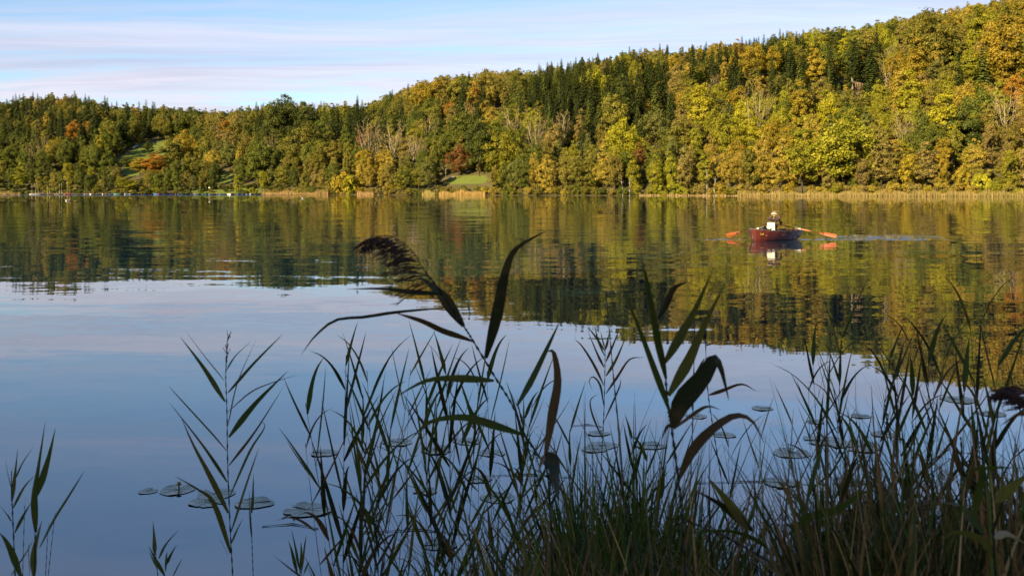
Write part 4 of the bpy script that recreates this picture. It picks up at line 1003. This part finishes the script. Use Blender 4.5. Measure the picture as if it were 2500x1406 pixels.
def plume_mesh(axis, n, L, spread, side, droop, thick=.0022):
    """a feathery reed plume: many fine bristled branchlets off a bent axis"""
    p = smooth_path(axis, 24); mb = MB(); side = np.array(side, dtype=float)
    for i in range(n):
        u = RNG.uniform(0, 1) ** .9; k = min(22, int(u * 23)); b = p[k]; tg = p[k + 1] - p[k]; tg /= np.linalg.norm(tg)
        d = tg * .75 + side * RNG.uniform(.35, 1.0) + RNG.normal(size=3) * spread; d /= np.linalg.norm(d)
        l = L * (1 - .45 * u) * RNG.uniform(.55, 1.1)
        q1 = b + d * l * .45 + np.array([0, 0, -droop * .12 * l]); q2 = b + d * l + np.array([0, 0, -droop * .5 * l])
        mb.tube([b, q1, q2], [thick * .7, thick * 1.5, thick * .4], 4, cap=False)
        for _ in range(13):
            s = RNG.uniform(.3, 1); c = b + (q2 - b) * s if s > .6 else b + (q1 - b) * (s / .45 if s < .45 else 1); e = c + (d + RNG.normal(size=3) * .30 + np.array([0, 0, -.35 * droop])) * L * .13
            mb.tube([c, (c + e) / 2, e], [thick * .3, thick * .85, thick * .2], 3, cap=False)
    mb.tube([tuple(q) for q in p], [thick * 1.3] * 20 + [thick] * 4, 5)
    return mb
def hero(label, d, stem, leaves, smat='green', sw=7, jit=.10, plume=None, group=None, name='reed'):
    """a reed read off the photograph: stem and leaves given in picture rows and columns at depth d, then spread in depth"""
    pts = [Vector(P(x, y, d)) for x, y in stem]; e = empty(name, pts[0])
    o0 = np.array(pts[0]); mb = MB()
    mb.tube([tuple(q - o0) for q in smooth_path([tuple(p) for p in pts], max(8, 4 * len(pts)))], [sw / F * d / 2 * (1 - .35 * i / (max(8, 4 * len(pts)) - 1)) for i in range(max(8, 4 * len(pts)))], 7); mb.build('stem', STEMM[smat], e, True)
    for lf in leaves:
        path, W, col = lf; k = RNG.uniform(-1, 1) * jit * 2
        w3 = []
        for i, (x, y) in enumerate(path): w3.append(np.array(P(x, y, d + k * (i / max(1, len(path) - 1)) ** 1.2)) - o0)
        me = leaf_mesh(w3, W / F * d * 1.12, turn=RNG.uniform(-.45, .45), m=RM[col]); obj('leaf', me, e)
    if plume:
        ax, n, L, spread, side, droop, th = plume
        mb = plume_mesh([np.array(P(x, y, d)) - o0 for x, y in ax], n, L / F * d, spread, side, droop, th); mb.build('plume', PLUMEM, e)
    tag(e, label, 'reed', group)
Z6 = lambda *a: [(x / 2.246, 780 + y / 2.246) for x, y in a]          # enlarged views of the photograph
Z3 = lambda *a: [(1380 + x / 2.992, 630 + y / 2.992) for x, y in a]
hero('tall bent reed carrying a drooping purple-brown plume', 2.3, [(1352, 1500), (1340, 1180), (1318, 1118), (1280, 1060), (1251, 989), (1207, 918), (1155, 832), (1128, 790), (1061, 692), (1040, 668)],
     [([(1132, 796), (1085, 730), (1050, 696), (1022, 676)], 27, 'dark'), ([(1082, 718), (1000, 712), (930, 705), (845, 706)], 12, 'dark'), ([(1086, 752), (970, 763), (890, 775), (820, 782), (770, 820), (735, 866)], 13, 'dark'),
      ([(1154, 834), (1085, 812), (1030, 785), (966, 764)], 27, 'brown'), ([(1186, 874), (1212, 770), (1234, 660), (1262, 605), (1335, 563)], 27, 'dark'), ([(1206, 929), (1120, 924), (1040, 930), (960, 972)], 17, 'green'),
      ([(1282, 1062), (1200, 1035), (1130, 1018), (1050, 1030), (1000, 1075)], 20, 'green'), ([(1262, 990), (1300, 920), (1335, 850), (1368, 782)], 20, 'green'), ([(1330, 1128), (1350, 1010), (1362, 930), (1352, 862), (1335, 858)], 24, 'brown'), ([(1336, 1104), (1350, 1130), (1358, 1180), (1364, 1228)], 34, 'dark'), ([(1330, 1110), (1322, 1130), (1312, 1160)], 12, 'tan')],
     sw=9, plume=([(1061, 692), (1029, 650), (1014, 622), (984, 592), (949, 576), (905, 578)], 70, 100, .15, (-1, 0, -.85), .55, .0011))
hero('stout reed with broad dark upright leaves in front of the lake', 2.0, [(1678, 1500), (1667, 1269), (1656, 1172), (1640, 1047), (1631, 994), (1623, 905), (1606, 790)],
     [(Z3((765, 1130), (650, 820), (540, 520), (395, 150)), 19, 'green'), (Z3((735, 885), (670, 600), (610, 250), (560, 10)), 21, 'green'), (Z3((725, 765), (840, 560), (950, 370), (1075, 90)), 25, 'olive'), (Z3((675, 450), (750, 300), (800, 215), (900, 172)), 19, 'dark'),
      (Z3((755, 1005), (900, 750), (1010, 500), (1170, 180)), 25, 'olive'), (Z3((785, 1240), (850, 1050), (1000, 870), (1085, 740), (1140, 800), (1195, 1040)), 46, 'dark'), (Z3((760, 1210), (730, 1260), (695, 1350)), 8, 'brown'),
      ([(1656, 1172), (1690, 1100), (1735, 1050), (1790, 1015), (1835, 1025), (1868, 1085)], 24, 'brown'), ([(1640, 1050), (1700, 1005), (1730, 992), (1760, 1000)], 9, 'brown')], 'brown', sw=11)
hero('slender reed with paired leaves standing alone in open water', 3.2, [(572, 1560), (568, 1406), (562, 1292), (556, 1136), (554, 1003), (551, 913), (556, 860)],
     [(Z6(*q), w * .46, c) for q, w, c in [(((1235, 450), (1120, 270), (985, 90)), 24, 'green'), (((1230, 335), (1120, 200), (1020, 65)), 11, 'brown'), (((1243, 720), (1100, 560), (920, 360)), 27, 'green'), (((1245, 890), (1110, 690), (925, 450)), 25, 'green'), (((1252, 1060), (1150, 860), (1060, 690), (990, 530)), 31, 'olive'), (((1265, 1280), (1170, 1010), (1080, 930), (955, 855)), 36, 'olive'),
      (((1240, 280), (1290, 200), (1378, 118)), 9, 'green'), (((1250, 400), (1380, 250), (1550, 80)), 25, 'green'), (((1250, 505), (1370, 400), (1480, 350), (1640, 300)), 10, 'brown'), (((1248, 585), (1300, 350), (1402, 115)), 10, 'brown'), (((1255, 645), (1400, 460), (1580, 280)), 30, 'green'), (((1255, 800), (1400, 610), (1560, 360)), 15, 'brown'), (((1257, 975), (1370, 720), (1450, 590), (1420, 550)), 12, 'green'), (((1265, 1165), (1340, 930), (1420, 700)), 24, 'olive'), (((1268, 1225), (1300, 1150), (1335, 1085)), 12, 'green'), (((1250, 1290), (1215, 1220), (1195, 1180)), 10, 'green')]],
     sw=5, plume=([(551, 905), (553, 860), (556, 818)], 16, 26, .25, (.2, 0, .6), .1, .0009))
hero('thick-bladed reed clump rising at the edge of the open water', 2.6, [(78, 1500), (84, 1406), (86, 1290)],
     [(Z6(*q), w * .46, c) for q, w, c in [(((195, 1165), (185, 980), (210, 800), (248, 560)), 40, 'green'), (((185, 1410), (180, 1290), (205, 1180), (230, 1100)), 42, 'olive'), (((215, 1250), (290, 1100), (380, 960), (465, 825)), 28, 'green'), (((205, 965), (240, 850), (270, 740), (305, 590)), 34, 'green'), (((120, 1420), (70, 1290), (30, 1210), (-10, 1160)), 32, 'green'), (((60, 1400), (140, 1280), (185, 1200)), 14, 'green'), (((162, 1400), (155, 1290), (158, 1220)), 20, 'yellow')]], sw=6)
hero('thin reed with narrow leaves beside the thick-bladed clump', 2.9, [(40, 1500), (36, 1380), (30, 1240), (28, 1190), (28, 1150)],
     [(Z6(*q), w * .46, c) for q, w, c in [(((70, 1035), (130, 920), (195, 850)), 14, 'green'), (((80, 1170), (130, 1070), (175, 995)), 15, 'green'), (((62, 1105), (30, 1060), (-10, 1005)), 17, 'green'), (((65, 995), (80, 860), (98, 700)), 20, 'olive'), (((60, 920), (45, 860), (28, 765)), 11, 'green'), (((85, 870), (120, 790), (182, 698)), 12, 'green'), (((62, 925), (60, 860), (70, 800)), 10, 'olive')]], sw=5)
for q in (((125, 1500), (125, 1380), (135, 1020)), ((246, 1500), (250, 1400), (262, 1165)), ((262, 1500), (265, 1400), (296, 1110))):
    hero('bare thin reed stalk by the thick-bladed clump', 2.8, Z6(*q), [(Z6(q[2], (q[2][0] + 8, q[2][1] - 60)), 2.5, 'brown')], 'brown', sw=3.2, group='bare stalks by the clump')
hero('short young reed with splayed blades low in the water', 3.4, [(384, 1500), (386, 1420), (380, 1350)], [(Z6(*q), w * .46, c) for q, w, c in [(((905, 1405), (850, 1310), (812, 1235)), 18, 'green'), (((850, 1290), (845, 1200), (838, 1100)), 20, 'olive'), (((870, 1310), (910, 1230), (980, 1150)), 12, 'green'), (((910, 1345), (935, 1290), (970, 1230)), 16, 'green'), (((945, 1410), (970, 1360), (1002, 1305)), 12, 'green'), (((908, 1380), (912, 1300), (918, 1270)), 10, 'green'), (((860, 1360), (830, 1300), (815, 1270)), 10, 'green')]], sw=4)
hero('lone upright blade reed next to the slender open-water reed', 3.3, [(619, 1500), (618, 1406), (615, 1320), (612, 1250)], [(Z6((1380, 1195), (1368, 1080), (1366, 930)), 9, 'green'), (Z6((1378, 1060), (1385, 960), (1390, 845)), 11, 'green')], sw=3.5)
hero('small tuft-like reed shoot before the dense reed stand', 3.4, [(735, 1500), (733, 1410), (730, 1375)], [([(726, 1400), (712, 1345), (703, 1315)], 8, 'green'), ([(735, 1400), (742, 1340), (748, 1305)], 9, 'green'), ([(730, 1385), (722, 1340), (711, 1290)], 6, 'green'), ([(742, 1400), (752, 1375), (762, 1365)], 4, 'green'), ([(733, 1395), (736, 1350), (734, 1320)], 7, 'olive')], sw=4)
hero('brownish reed with curled thin leaves above the grass tuft', 4.0, [(1464, 1400), (1468, 1150), (1470, 1090), (1474, 1015), (1477, 900), (1477, 848)],
     [(Z3(*q), w * .4, c) for q, w, c in [(((292, 680), (210, 560), (155, 495)), 14, 'brown'), (((292, 720), (240, 600), (215, 490)), 15, 'green'), (((285, 800), (230, 690), (160, 520)), 14, 'brown'), (((283, 930), (210, 780), (120, 640), (60, 590)), 15, 'brown'), (((280, 1070), (255, 930), (205, 868), (175, 900), (200, 965)), 14, 'brown'), (((272, 1320), (200, 1150), (183, 1040), (240, 990)), 13, 'brown'), (((297, 760), (340, 660), (402, 500)), 18, 'brown'), (((297, 860), (370, 740), (442, 580)), 22, 'olive'), (((298, 990), (380, 870), (470, 740), (580, 725)), 16, 'brown'), (((283, 1195), (350, 1050), (400, 930), (405, 880)), 14, 'brown'), (((293, 670), (310, 600), (318, 550)), 16, 'olive'), (((293, 665), (270, 590), (258, 530)), 9, 'olive')]], 'brown', sw=4)
hero('straight leafless pale stalk crossing behind the curled reed', 3.0, [(1540, 1500), (1514, 1100), (1495, 890), (1479, 710)], [([(1514, 1100), (1512, 1060), (1509, 1020)], 6, 'tan')], 'tan', sw=6)
hero('faint dry upright stalk behind the stout reed', 4.4, [(1672, 1500), (1682, 1250), (1689, 1100), (1694, 900), (1697, 762)], [([(1690, 1000), (1691, 970), (1694, 930)], 5, 'tan')], 'tan', sw=5)
hero('dark knotted stalk with withered bracts by the stout reed', 3.4, [(1800, 1500), (1765, 1200), (1744, 1064), (1727, 941), (1721, 774)], [(Z3((1048, 1000), (1150, 965), (1290, 920), (1400, 975)), 9, 'brown'), (Z3((1022, 640), (1070, 625), (1130, 605)), 4, 'brown'), (Z3((1040, 930), (1025, 900), (1015, 880)), 16, 'dark'), (Z3((1020, 590), (1018, 540), (1020, 440)), 10, 'dark'), (Z3((1035, 870), (930, 905), (835, 955)), 5, 'brown'), (Z3((1018, 730), (970, 810), (920, 890)), 4, 'brown')], 'brown', sw=4.5)
Z1 = lambda *a: [(1850 + x / 2.11, 740 + y / 2.11) for x, y in a]
hero('dark upright leaf pair over the tangled sedge', 2.2, Z1((250, 1500), (246, 1300), (245, 1080)), [(Z1((245, 1075), (300, 850), (342, 705)), 18, 'green'), (Z1((430, 1010), (480, 870), (517, 780)), 11, 'dark'), (Z1((160, 1195), (260, 1110), (420, 1060), (530, 980), (605, 968)), 20, 'green'), (Z1((190, 1395), (300, 1240), (440, 1165)), 30, 'dark')], sw=6)
hero('broad reed leaves sprawling out of the dark bank tangle', 1.7, [(2440, 1600), (2430, 1406), (2425, 1300), (2420, 1200)], [([(2362, 1150), (2430, 1142), (2510, 1143)], 16, 'green'), ([(2432, 1226), (2470, 1190), (2520, 1150)], 28, 'yellow'), ([(2428, 1312), (2460, 1302), (2510, 1330)], 17, 'tan'), ([(2400, 1300), (2350, 1240), (2300, 1225)], 18, 'green'), ([(2440, 1380), (2400, 1320), (2330, 1300), (2290, 1330)], 18, 'olive'), ([(2380, 1260), (2395, 1180), (2400, 1120)], 20, 'green')], sw=9)
hero('curled dry leaf on a tan stalk in the tangle', 2.0, Z1((910, 1500), (900, 1406), (870, 1130), (852, 1015)), [(Z1((800, 1400), (805, 1230), (800, 1155), (830, 1150), (838, 1200)), 14, 'tan'), (Z1((870, 1130), (840, 1050), (835, 980)), 8, 'brown')], 'tan', sw=8)
hero('slanting bleached stalk leaning over the sedge', 2.2, Z1((520, 1500), (580, 1400), (740, 1100), (800, 960)), [(Z1((740, 1100), (770, 1020), (830, 950)), 6, 'tan')], 'tan', sw=6)
hero('thick brown stalk beside the slanting bleached one', 2.4, Z1((1110, 1500), (1090, 1250), (1060, 900), (1045, 690)), [(Z1((1060, 900), (1020, 800), (1000, 700)), 12, 'brown'), (Z1((1070, 1000), (1110, 860), (1150, 760)), 10, 'brown')], 'brown', sw=9)
hero('long green leaf lying flat across the grass tuft', 2.0, [(1900, 1500), (1880, 1400), (1872, 1340)], [([(1874, 1338), (1820, 1308), (1760, 1296), (1665, 1302)], 22, 'green'), ([(1832, 1292), (1790, 1240), (1726, 1162)], 27, 'olive'), ([(1836, 1296), (1770, 1240), (1698, 1196)], 24, 'dark')], sw=8)
hero('brown fallen stalk slanting down from the stout reed', 2.1, [(1940, 1410), (1896, 1381), (1790, 1320), (1674, 1269)], [([(1790, 1320), (1740, 1290), (1720, 1270)], 8, 'brown')], 'brown', sw=10)
hero('blurred plume bending in over the sedge', 1.7, [(2560, 1300), (2555, 1150), (2540, 1030), (2520, 975)], [([(2540, 1060), (2500, 1010), (2440, 1040)], 18, 'brown')], 'brown', sw=8, plume=([(2530, 990), (2505, 955), (2475, 944), (2448, 950)], 60, 70, .2, (-1, 0, -.7), .5, .0015))

# generated reeds of the stands
def reed_proto(seed, H, nleaf, ang, wid, cols, sm):
    rg = random.Random(seed); d = dict(H=H, leaves=[])
    mb = MB(); pts = [(.03 * math.sin(seed + z * 2) * z, .02 * math.cos(seed * 2 + z) * z, z * H) for z in np.linspace(0, 1, 8)]; mb.tube(pts, [.0034 * (1 - .6 * i / 7) for i in range(8)], 6)
    d['stem'] = mesh_of('stem', mb.v, mb.f, [STEMM[sm]], smooth=True)
    for k in range(nleaf):
        t = .34 + .64 * k / (nleaf - 1) + rg.uniform(-.015, .015); z = t * H; i = min(6, int(t * 7)); b = np.array(pts[i]) + (np.array(pts[i + 1]) - np.array(pts[i])) * (t * 7 - i)
        az = (0 if k % 2 else math.pi) + rg.gauss(0, .55); a = math.radians(rg.gauss(ang, 7)) * (1 - .35 * max(0, t - .7) / .3); L = rg.uniform(.22, .44) * (1 - .25 * max(0, t - .8) / .2); dr = rg.uniform(-.12, .12) if rg.random() < .85 else rg.uniform(.5, 1.2)
        path = []; p = b.copy(); aa = a
        for s in range(6):
            path.append(p.copy()); aa += dr * .22 * s / 2.5; p = p + np.array([math.sin(aa) * math.cos(az), math.sin(aa) * math.sin(az), math.cos(aa)]) * L / 5
        d['leaves'].append(leaf_mesh(path, rg.uniform(.58, 1.0) * wid, turn=rg.uniform(-.5, .5), m=RM[rg.choice(cols)], n=11))
    return d
RP = [reed_proto(1, 1.75, 13, 27, .021, ['green', 'green', 'dark'], 'green'), reed_proto(2, 1.75, 11, 31, .018, ['green', 'olive', 'dark'], 'green'), reed_proto(3, 1.75, 12, 24, .022, ['green', 'dark', 'brown'], 'brown'), reed_proto(4, 1.75, 10, 34, .016, ['olive', 'brown', 'brown'], 'brown'), reed_proto(5, 1.75, 14, 22, .020, ['green', 'green', 'olive'], 'green'), reed_proto(6, 1.75, 8, 30, .013, ['brown', 'brown', 'tan'], 'brown')]
def stand(px, ytop, d, k, label, group, lean=0.0, base=None):
    zt = CAMZ - (ytop - HZ) / F * d; zb = -.25 if base is None else base; pr = RP[k]
    s = (zt - zb) / pr['H']; X = (px - 1250) / F * d
    e = empty('reed', (X - lean * (zt - zb), d, zb)); q = min(1.25, max(.7, s)); e.scale = (q, q, s)
    e.rotation_euler = (random.gauss(0, .03), math.atan(lean) + random.gauss(0, .015), random.choice((0, math.pi)) + random.gauss(0, .5))
    obj('stem', pr['stem'], e)
    for m in pr['leaves']: obj('leaf', m, e)
    tag(e, label, 'reed', group)
KL = ['leafy green reed', 'open green reed', 'dark mottled reed', 'brown thin-leaved reed', 'dense narrow green reed', 'withered sparse reed']
mid = [(859, 872, 3.6, 0, .01), (921, 905, 3.9, 1, .0), (752, 958, 3.5, 2, -.16), (1024, 935, 3.9, 4, .0), (1086, 872, 3.7, 0, -.02), (1110, 925, 4.1, 1, .03), (1222, 910, 3.8, 2, .0), (895, 1020, 3.4, 2, .06), (953, 1045, 3.3, 4, .03), (1088, 1150, 3.2, 0, .0), (800, 960, 3.9, 4, -.05), (985, 990, 4.2, 5, .04), (1050, 1030, 3.5, 2, -.06),
       (1160, 1000, 3.9, 4, .05), (1180, 930, 4.3, 3, .03), (830, 1060, 3.3, 0, -.06), (870, 1085, 3.2, 2, .02), (1130, 1060, 3.4, 2, .08), (1010, 1120, 3.2, 4, -.02), (925, 1130, 3.1, 0, .03), (760, 1050, 3.7, 3, -.12), (1255, 1010, 3.6, 4, .08), (1205, 1050, 3.5, 0, -.06), (1290, 990, 3.9, 3, .05), (965, 900, 4.4, 5, .09), (1070, 980, 3.8, 4, .0)]
for i, (x, y, d, k, ln) in enumerate(mid): stand(x, y, d, k, f'{"tall" if y < 940 else "short" if y > 1040 else "mid-height"} {KL[k]} in the middle stand {"towards the open-water reed" if x < 840 else "in its thick heart" if x < 1000 else "under the drooping plume" if x < 1140 else "hard by the plume reed stem"}', 'reeds of the middle stand', ln, -.2)
rt = [(1985, 838, 3.6, 0, -.10), (2030, 815, 3.8, 4, .0), (2060, 880, 3.4, 2, .06), (1950, 930, 3.9, 3, -.08), (2045, 905, 3.5, 0, -.05), (2010, 870, 3.7, 2, -.03), (2195, 850, 3.6, 1, -.05), (2250, 830, 4.0, 3, .02), (2300, 860, 3.3, 2, .04), (2340, 905, 3.5, 0, .08), (2400, 770, 3.5, 1, -.02), (2450, 840, 3.1, 2, .10), (2480, 900, 2.9, 3, .12), (2160, 930, 3.8, 5, -.03), (2120, 990, 3.6, 3, .05), (2225, 930, 3.2, 2, .03), (2285, 950, 3.0, 3, .0), (2375, 930, 2.9, 2, .02), (2420, 990, 2.7, 0, .06), (1900, 1010, 4.0, 5, -.04), (1850, 1060, 3.8, 5, .03), (2080, 1030, 3.3, 5, .0), (2150, 1080, 3.0, 2, .04), (2320, 1010, 2.8, 3, -.04), (2250, 1060, 2.8, 2, .06), (2470, 1050, 2.6, 2, .0), (1800, 1070, 3.6, 1, .05), (2010, 1060, 3.2, 0, -.08),
      (2385, 1060, 2.6, 0, .05), (2180, 1010, 3.4, 4, .0)]
for i, (x, y, d, k, ln) in enumerate(rt): stand(x, y, d, k, f'{"tall" if y < 900 else "short" if y > 1020 else "mid-height"} {KL[k]} in the bank tangle {"by the knotted stalk" if x < 1920 else "behind the dark leaf pair" if x < 2100 else "over the slanting bleached stalk" if x < 2260 else "by the thick brown stalk" if x < 2390 else "among the sprawling broad leaves"}', 'reeds of the bank tangle', ln, .1)
cl = [(1390, 1050, 3.4, 4, -.05), (1440, 1090, 3.3, 0, .08), (1545, 1060, 3.4, 0, .02), (1600, 1110, 3.2, 4, .06), (1350, 1080, 3.6, 2, .05), (1490, 1110, 3.2, 2, -.05), (1310, 1010, 3.8, 2, .1)]
for x, y, d, k, ln in cl: stand(x, y, d, k, f'short {KL[k]} sticking out of the green grass tuft', 'short reeds in the grass tuft', ln, .35)

# ------------------------------------------------------------------ bank grass and sedge
def grass():
    V, Fc, Cc, W = [], [], [], []; off = 0
    G, YG, BR, TN, DK = (.085, .135, .020), (.19, .20, .030), (.24, .135, .056), (.52, .34, .17), (.040, .050, .013)
    for x0, x1, d0, d1, zb, l0, l1, n, w0, w1, cols, p, cv, az in [
        (1340, 1690, 2.8, 3.5, .45, .55, .98, 1500, .006, .016, [G, YG, DK, BR, TN], (5, 3, 2, 1, .3), .7, None), (1140, 1360, 3.0, 3.8, .20, .55, 1.0, 380, .003, .009, [G, YG, BR, BR], (2, 1, 2, 2), .6, None),
        (1680, 2150, 2.7, 3.7, .25, .6, 1.1, 1150, .002, .007, [BR, BR, G, TN], (4, 2, 2, .8), .7, None), (2080, 2560, 2.2, 3.4, .35, .6, 1.15, 2300, .002, .009, [BR, DK, G, TN], (4, 3, 2, .7), .7, None),
        (1180, 2580, 1.9, 2.55, .72, .38, .78, 4200, .004, .014, [DK, G, BR, TN, YG], (4, 3, 4, 1.5, 1.2), 1.0, None), (1500, 1640, 2.8, 3.3, .5, .75, 1.05, 90, .0016, .0026, [BR, (.15, .08, .05)], (1, 1), 1.9, .15), (1720, 1900, 3.0, 3.6, .3, .8, 1.2, 110, .0016, .0028, [BR, (.15, .08, .05)], (1, 1), 1.3, 2.9),
        (1980, 2620, 1.8, 2.5, .92, .30, .72, 3400, .005, .018, [DK, BR, G, TN], (4, 5, 2, 1.2), .9, None), (1240, 2620, 1.8, 2.3, .80, .28, .58, 3600, .005, .016, [DK, BR, G, TN, YG], (3, 4, 3, 1.8, 1.2), 1.1, None), (1380, 1680, 2.7, 3.3, .5, .5, .85, 260, .014, .024, [G, YG, G], (3, 1, 2), .6, None),
        (2580, 3700, 1.9, 3.3, .6, .45, 1.0, 4200, .003, .014, [BR, DK, G, TN], (4, 3, 3, 1), .8, None),
        (2350, 2560, 2.0, 2.8, .4, .9, 1.3, 420, .0018, .004, [BR, (.13, .07, .045)], (1, 1), 1.4, 3.0), (1300, 2560, 1.7, 2.3, .80, .35, .7, 360, .014, .026, [DK, G, BR, TN], (5, 3, 2, .6), 1.5, None), (820, 1200, 3.2, 4.2, -.2, .5, .95, 260, .002, .006, [BR, BR, G, TN], (3, 2, 2, .6), .35, None)]:
        px = RNG.uniform(x0, x1, n); d = RNG.uniform(d0, d1, n); px += RNG.normal(0, 14, n)
        clump = .82 + .18 * np.sin(px * .045 + d * 2) + RNG.normal(0, .08, n)
        base = np.stack([(px - 1250) / F * d, d, np.full(n, zb)], -1)
        a = RNG.uniform(0, 6.283, n) if az is None else RNG.normal(az, .45, n)
        v, f, c, w = blades(base, RNG.uniform(l0, l1, n) * clump, RNG.uniform(w0, w1, n), a, np.abs(RNG.normal(0, .14, n)), cv * RNG.uniform(.1, 1.3, n) ** 1.4, 7, mixcol(n, cols, p), face=RNG.normal(0, .7, n))
        V.append(v); Fc.append(f + off); Cc.append(c); W.append(w); off += len(v)
    me = mesh_of('bank_grass', np.concatenate(V), np.concatenate(Fc), [M_BLADE], {'col': ('FLOAT_COLOR', np.concatenate(Cc)), 'v': ('FLOAT', np.concatenate(W))})
    tag(obj('bank_grass', me, kind='stuff'), 'tangled green and brown grass and sedge on the shaded near bank', 'grass')
grass()

# ------------------------------------------------------------------ lily pads and flotsam
def lily_pads():
    m, t, b = mat('lily_pad_leaf'); tc = t.new('ShaderNodeTexCoord').outputs['Object']; r = t.new('ShaderNodeObjectInfo').outputs['Random']
    n = t.noise(tc, 14, 6, .65)
    t.put(b.inputs['Base Color'], t.mix(t.math('MULTIPLY', r, .6), t.ramp(n, [(.3, (.055, .085, .035)), (.7, (.12, .14, .06))]), t.ramp(n, [(.35, (.16, .12, .05)), (.65, (.10, .11, .05))]))); b.inputs['Roughness'].default_value = .24; b.inputs['Specular IOR Level'].default_value = .6
    rib = plain('lily_rib', (.14, .15, .07), .5)
    protos = []
    for k in range(5):
        rg = random.Random(k); n_ = 34; v = [(0, 0, .004)]; gap = .22
        for ring, rr in enumerate((.5, .86, 1.0)):
            for i in range(n_):
                a = gap + (2 * math.pi - 2 * gap) * i / (n_ - 1); w = 1 + .05 * math.sin(3 * a + k) + .03 * math.sin(7 * a + 2 * k)
                if k >= 2 and rg.random() < .10: w *= rg.uniform(.8, .95)
                v.append((rr * w * math.cos(a), rr * w * .92 * math.sin(a), .004 + (.0 if ring < 1 else (.004 + .03 * max(0, math.sin(2.5 * a + k * 1.7)) ** 4) * (ring / 2)) * 1.0))
        f = [(0, 1 + i, 2 + i) for i in range(n_ - 1)] + [(1 + r_ * n_ + i, 1 + (r_ + 1) * n_ + i, 2 + (r_ + 1) * n_ + i, 2 + r_ * n_ + i) for r_ in range(2) for i in range(n_ - 1)]
        me = mesh_of('blade', v, f, [m], smooth=True)
        mb = MB()
        for i in range(7): a = .5 + i * .88; mb.tube([(0, 0, .006), (.45 * math.cos(a), .42 * math.sin(a), .0065), (.84 * math.cos(a), .78 * math.sin(a), .009)], [.014, .009, .004], 4)
        protos.append((me, mesh_of('vein', mb.v, mb.f, [rib])))
    spots = [(432, 1196, 88), (526, 1206, 96), (508, 1226, 92), (622, 1228, 96), (750, 1245, 118), (362, 1199, 48), (970, 1080, 76), (1140, 1078, 70), (790, 1106, 72), (1065, 1099, 82), (1200, 1106, 70), (1470, 1088, 78), (1452, 1097, 66), (1590, 1088, 76), (1462, 1058, 58), (1700, 1016, 56), (1768, 1062, 58), (1862, 997, 56), (2095, 1090, 120), (2012, 1076, 104), (1932, 1106, 96), (2340, 976, 88), (2102, 1016, 52), (2072, 1176, 80), (1905, 1180, 84), (1215, 1215, 90), (1075, 1330, 84), (905, 1262, 70), (1040, 1200, 60), (1170, 1170, 66), (2160, 1060, 70), (2420, 1010, 70), (1990, 1030, 46), ]
    for i, (px, py, w) in enumerate(spots):
        d = CAMZ * F / (py - HZ); X = (px - 1250) / F * d; r = w / F * d / 2
        e = empty('lily_pad', (X, d, .003 + .0006 * (i % 5)), random.uniform(0, 6.28)); e.scale = (r, r, min(r, .13) * 1.0)
        q = i % 5; obj('blade', protos[q][0], e); obj('vein', protos[q][1], e)
        zone = 'near the slender open-water reed' if px < 720 else 'behind the middle reed stand' if px < 1330 else 'beyond the grass tuft' if px < 1830 else 'among the reeds of the bank tangle'
        tag(e, f'{"smooth" if q < 2 else "ragged"} round lily pad floating {zone}', 'lily pad', 'lily pads ' + zone)
    bud = plain('lily_bud', (.35, .26, .03), .5)
    for px, py in ((437, 1190), (2165, 1018), (1048, 1212)):
        d = CAMZ * F / (py + 4 - HZ); X = (px - 1250) / F * d; mb = MB(); mb.tube([(0, 0, -.1), (0, 0, .02), (0, 0, .035), (0, 0, .05), (0, 0, .055)], [.006, .007, .024, .02, .004], 9); o = mb.build('water_lily_bud', bud, None, True); o.location = (X, d, 0); tag(o, 'small yellow water lily bud poking up beside its pad', 'bud', 'water lily buds')
    for i, (x0, x1, py, sm) in enumerate(((640, 780, 1286, 'brown'), (690, 722, 1265, 'brown'), (1180, 1400, 1163, 'brown'), (900, 1140, 1300, 'brown'), (2090, 2180, 1183, 'brown'), (1930, 2190, 1255, 'brown'), (1700, 1990, 1180, 'tan'), (1400, 1470, 1040, 'brown'))):
        d = CAMZ * F / (py - HZ); mb = MB(); xa, xb = (x0 - 1250) / F * d, (x1 - 1250) / F * d
        mb.tube([(xa, d, .004), ((xa + xb) / 2, d + .05, .006), (xb, d - .04, .004)], [.003, .0045, .003], 6); o = mb.build('floating_stalk', STEMM[sm], None, True); tag(o, 'broken reed stalk floating flat on the water', 'stalk', 'floating reed stalks')
lily_pads()
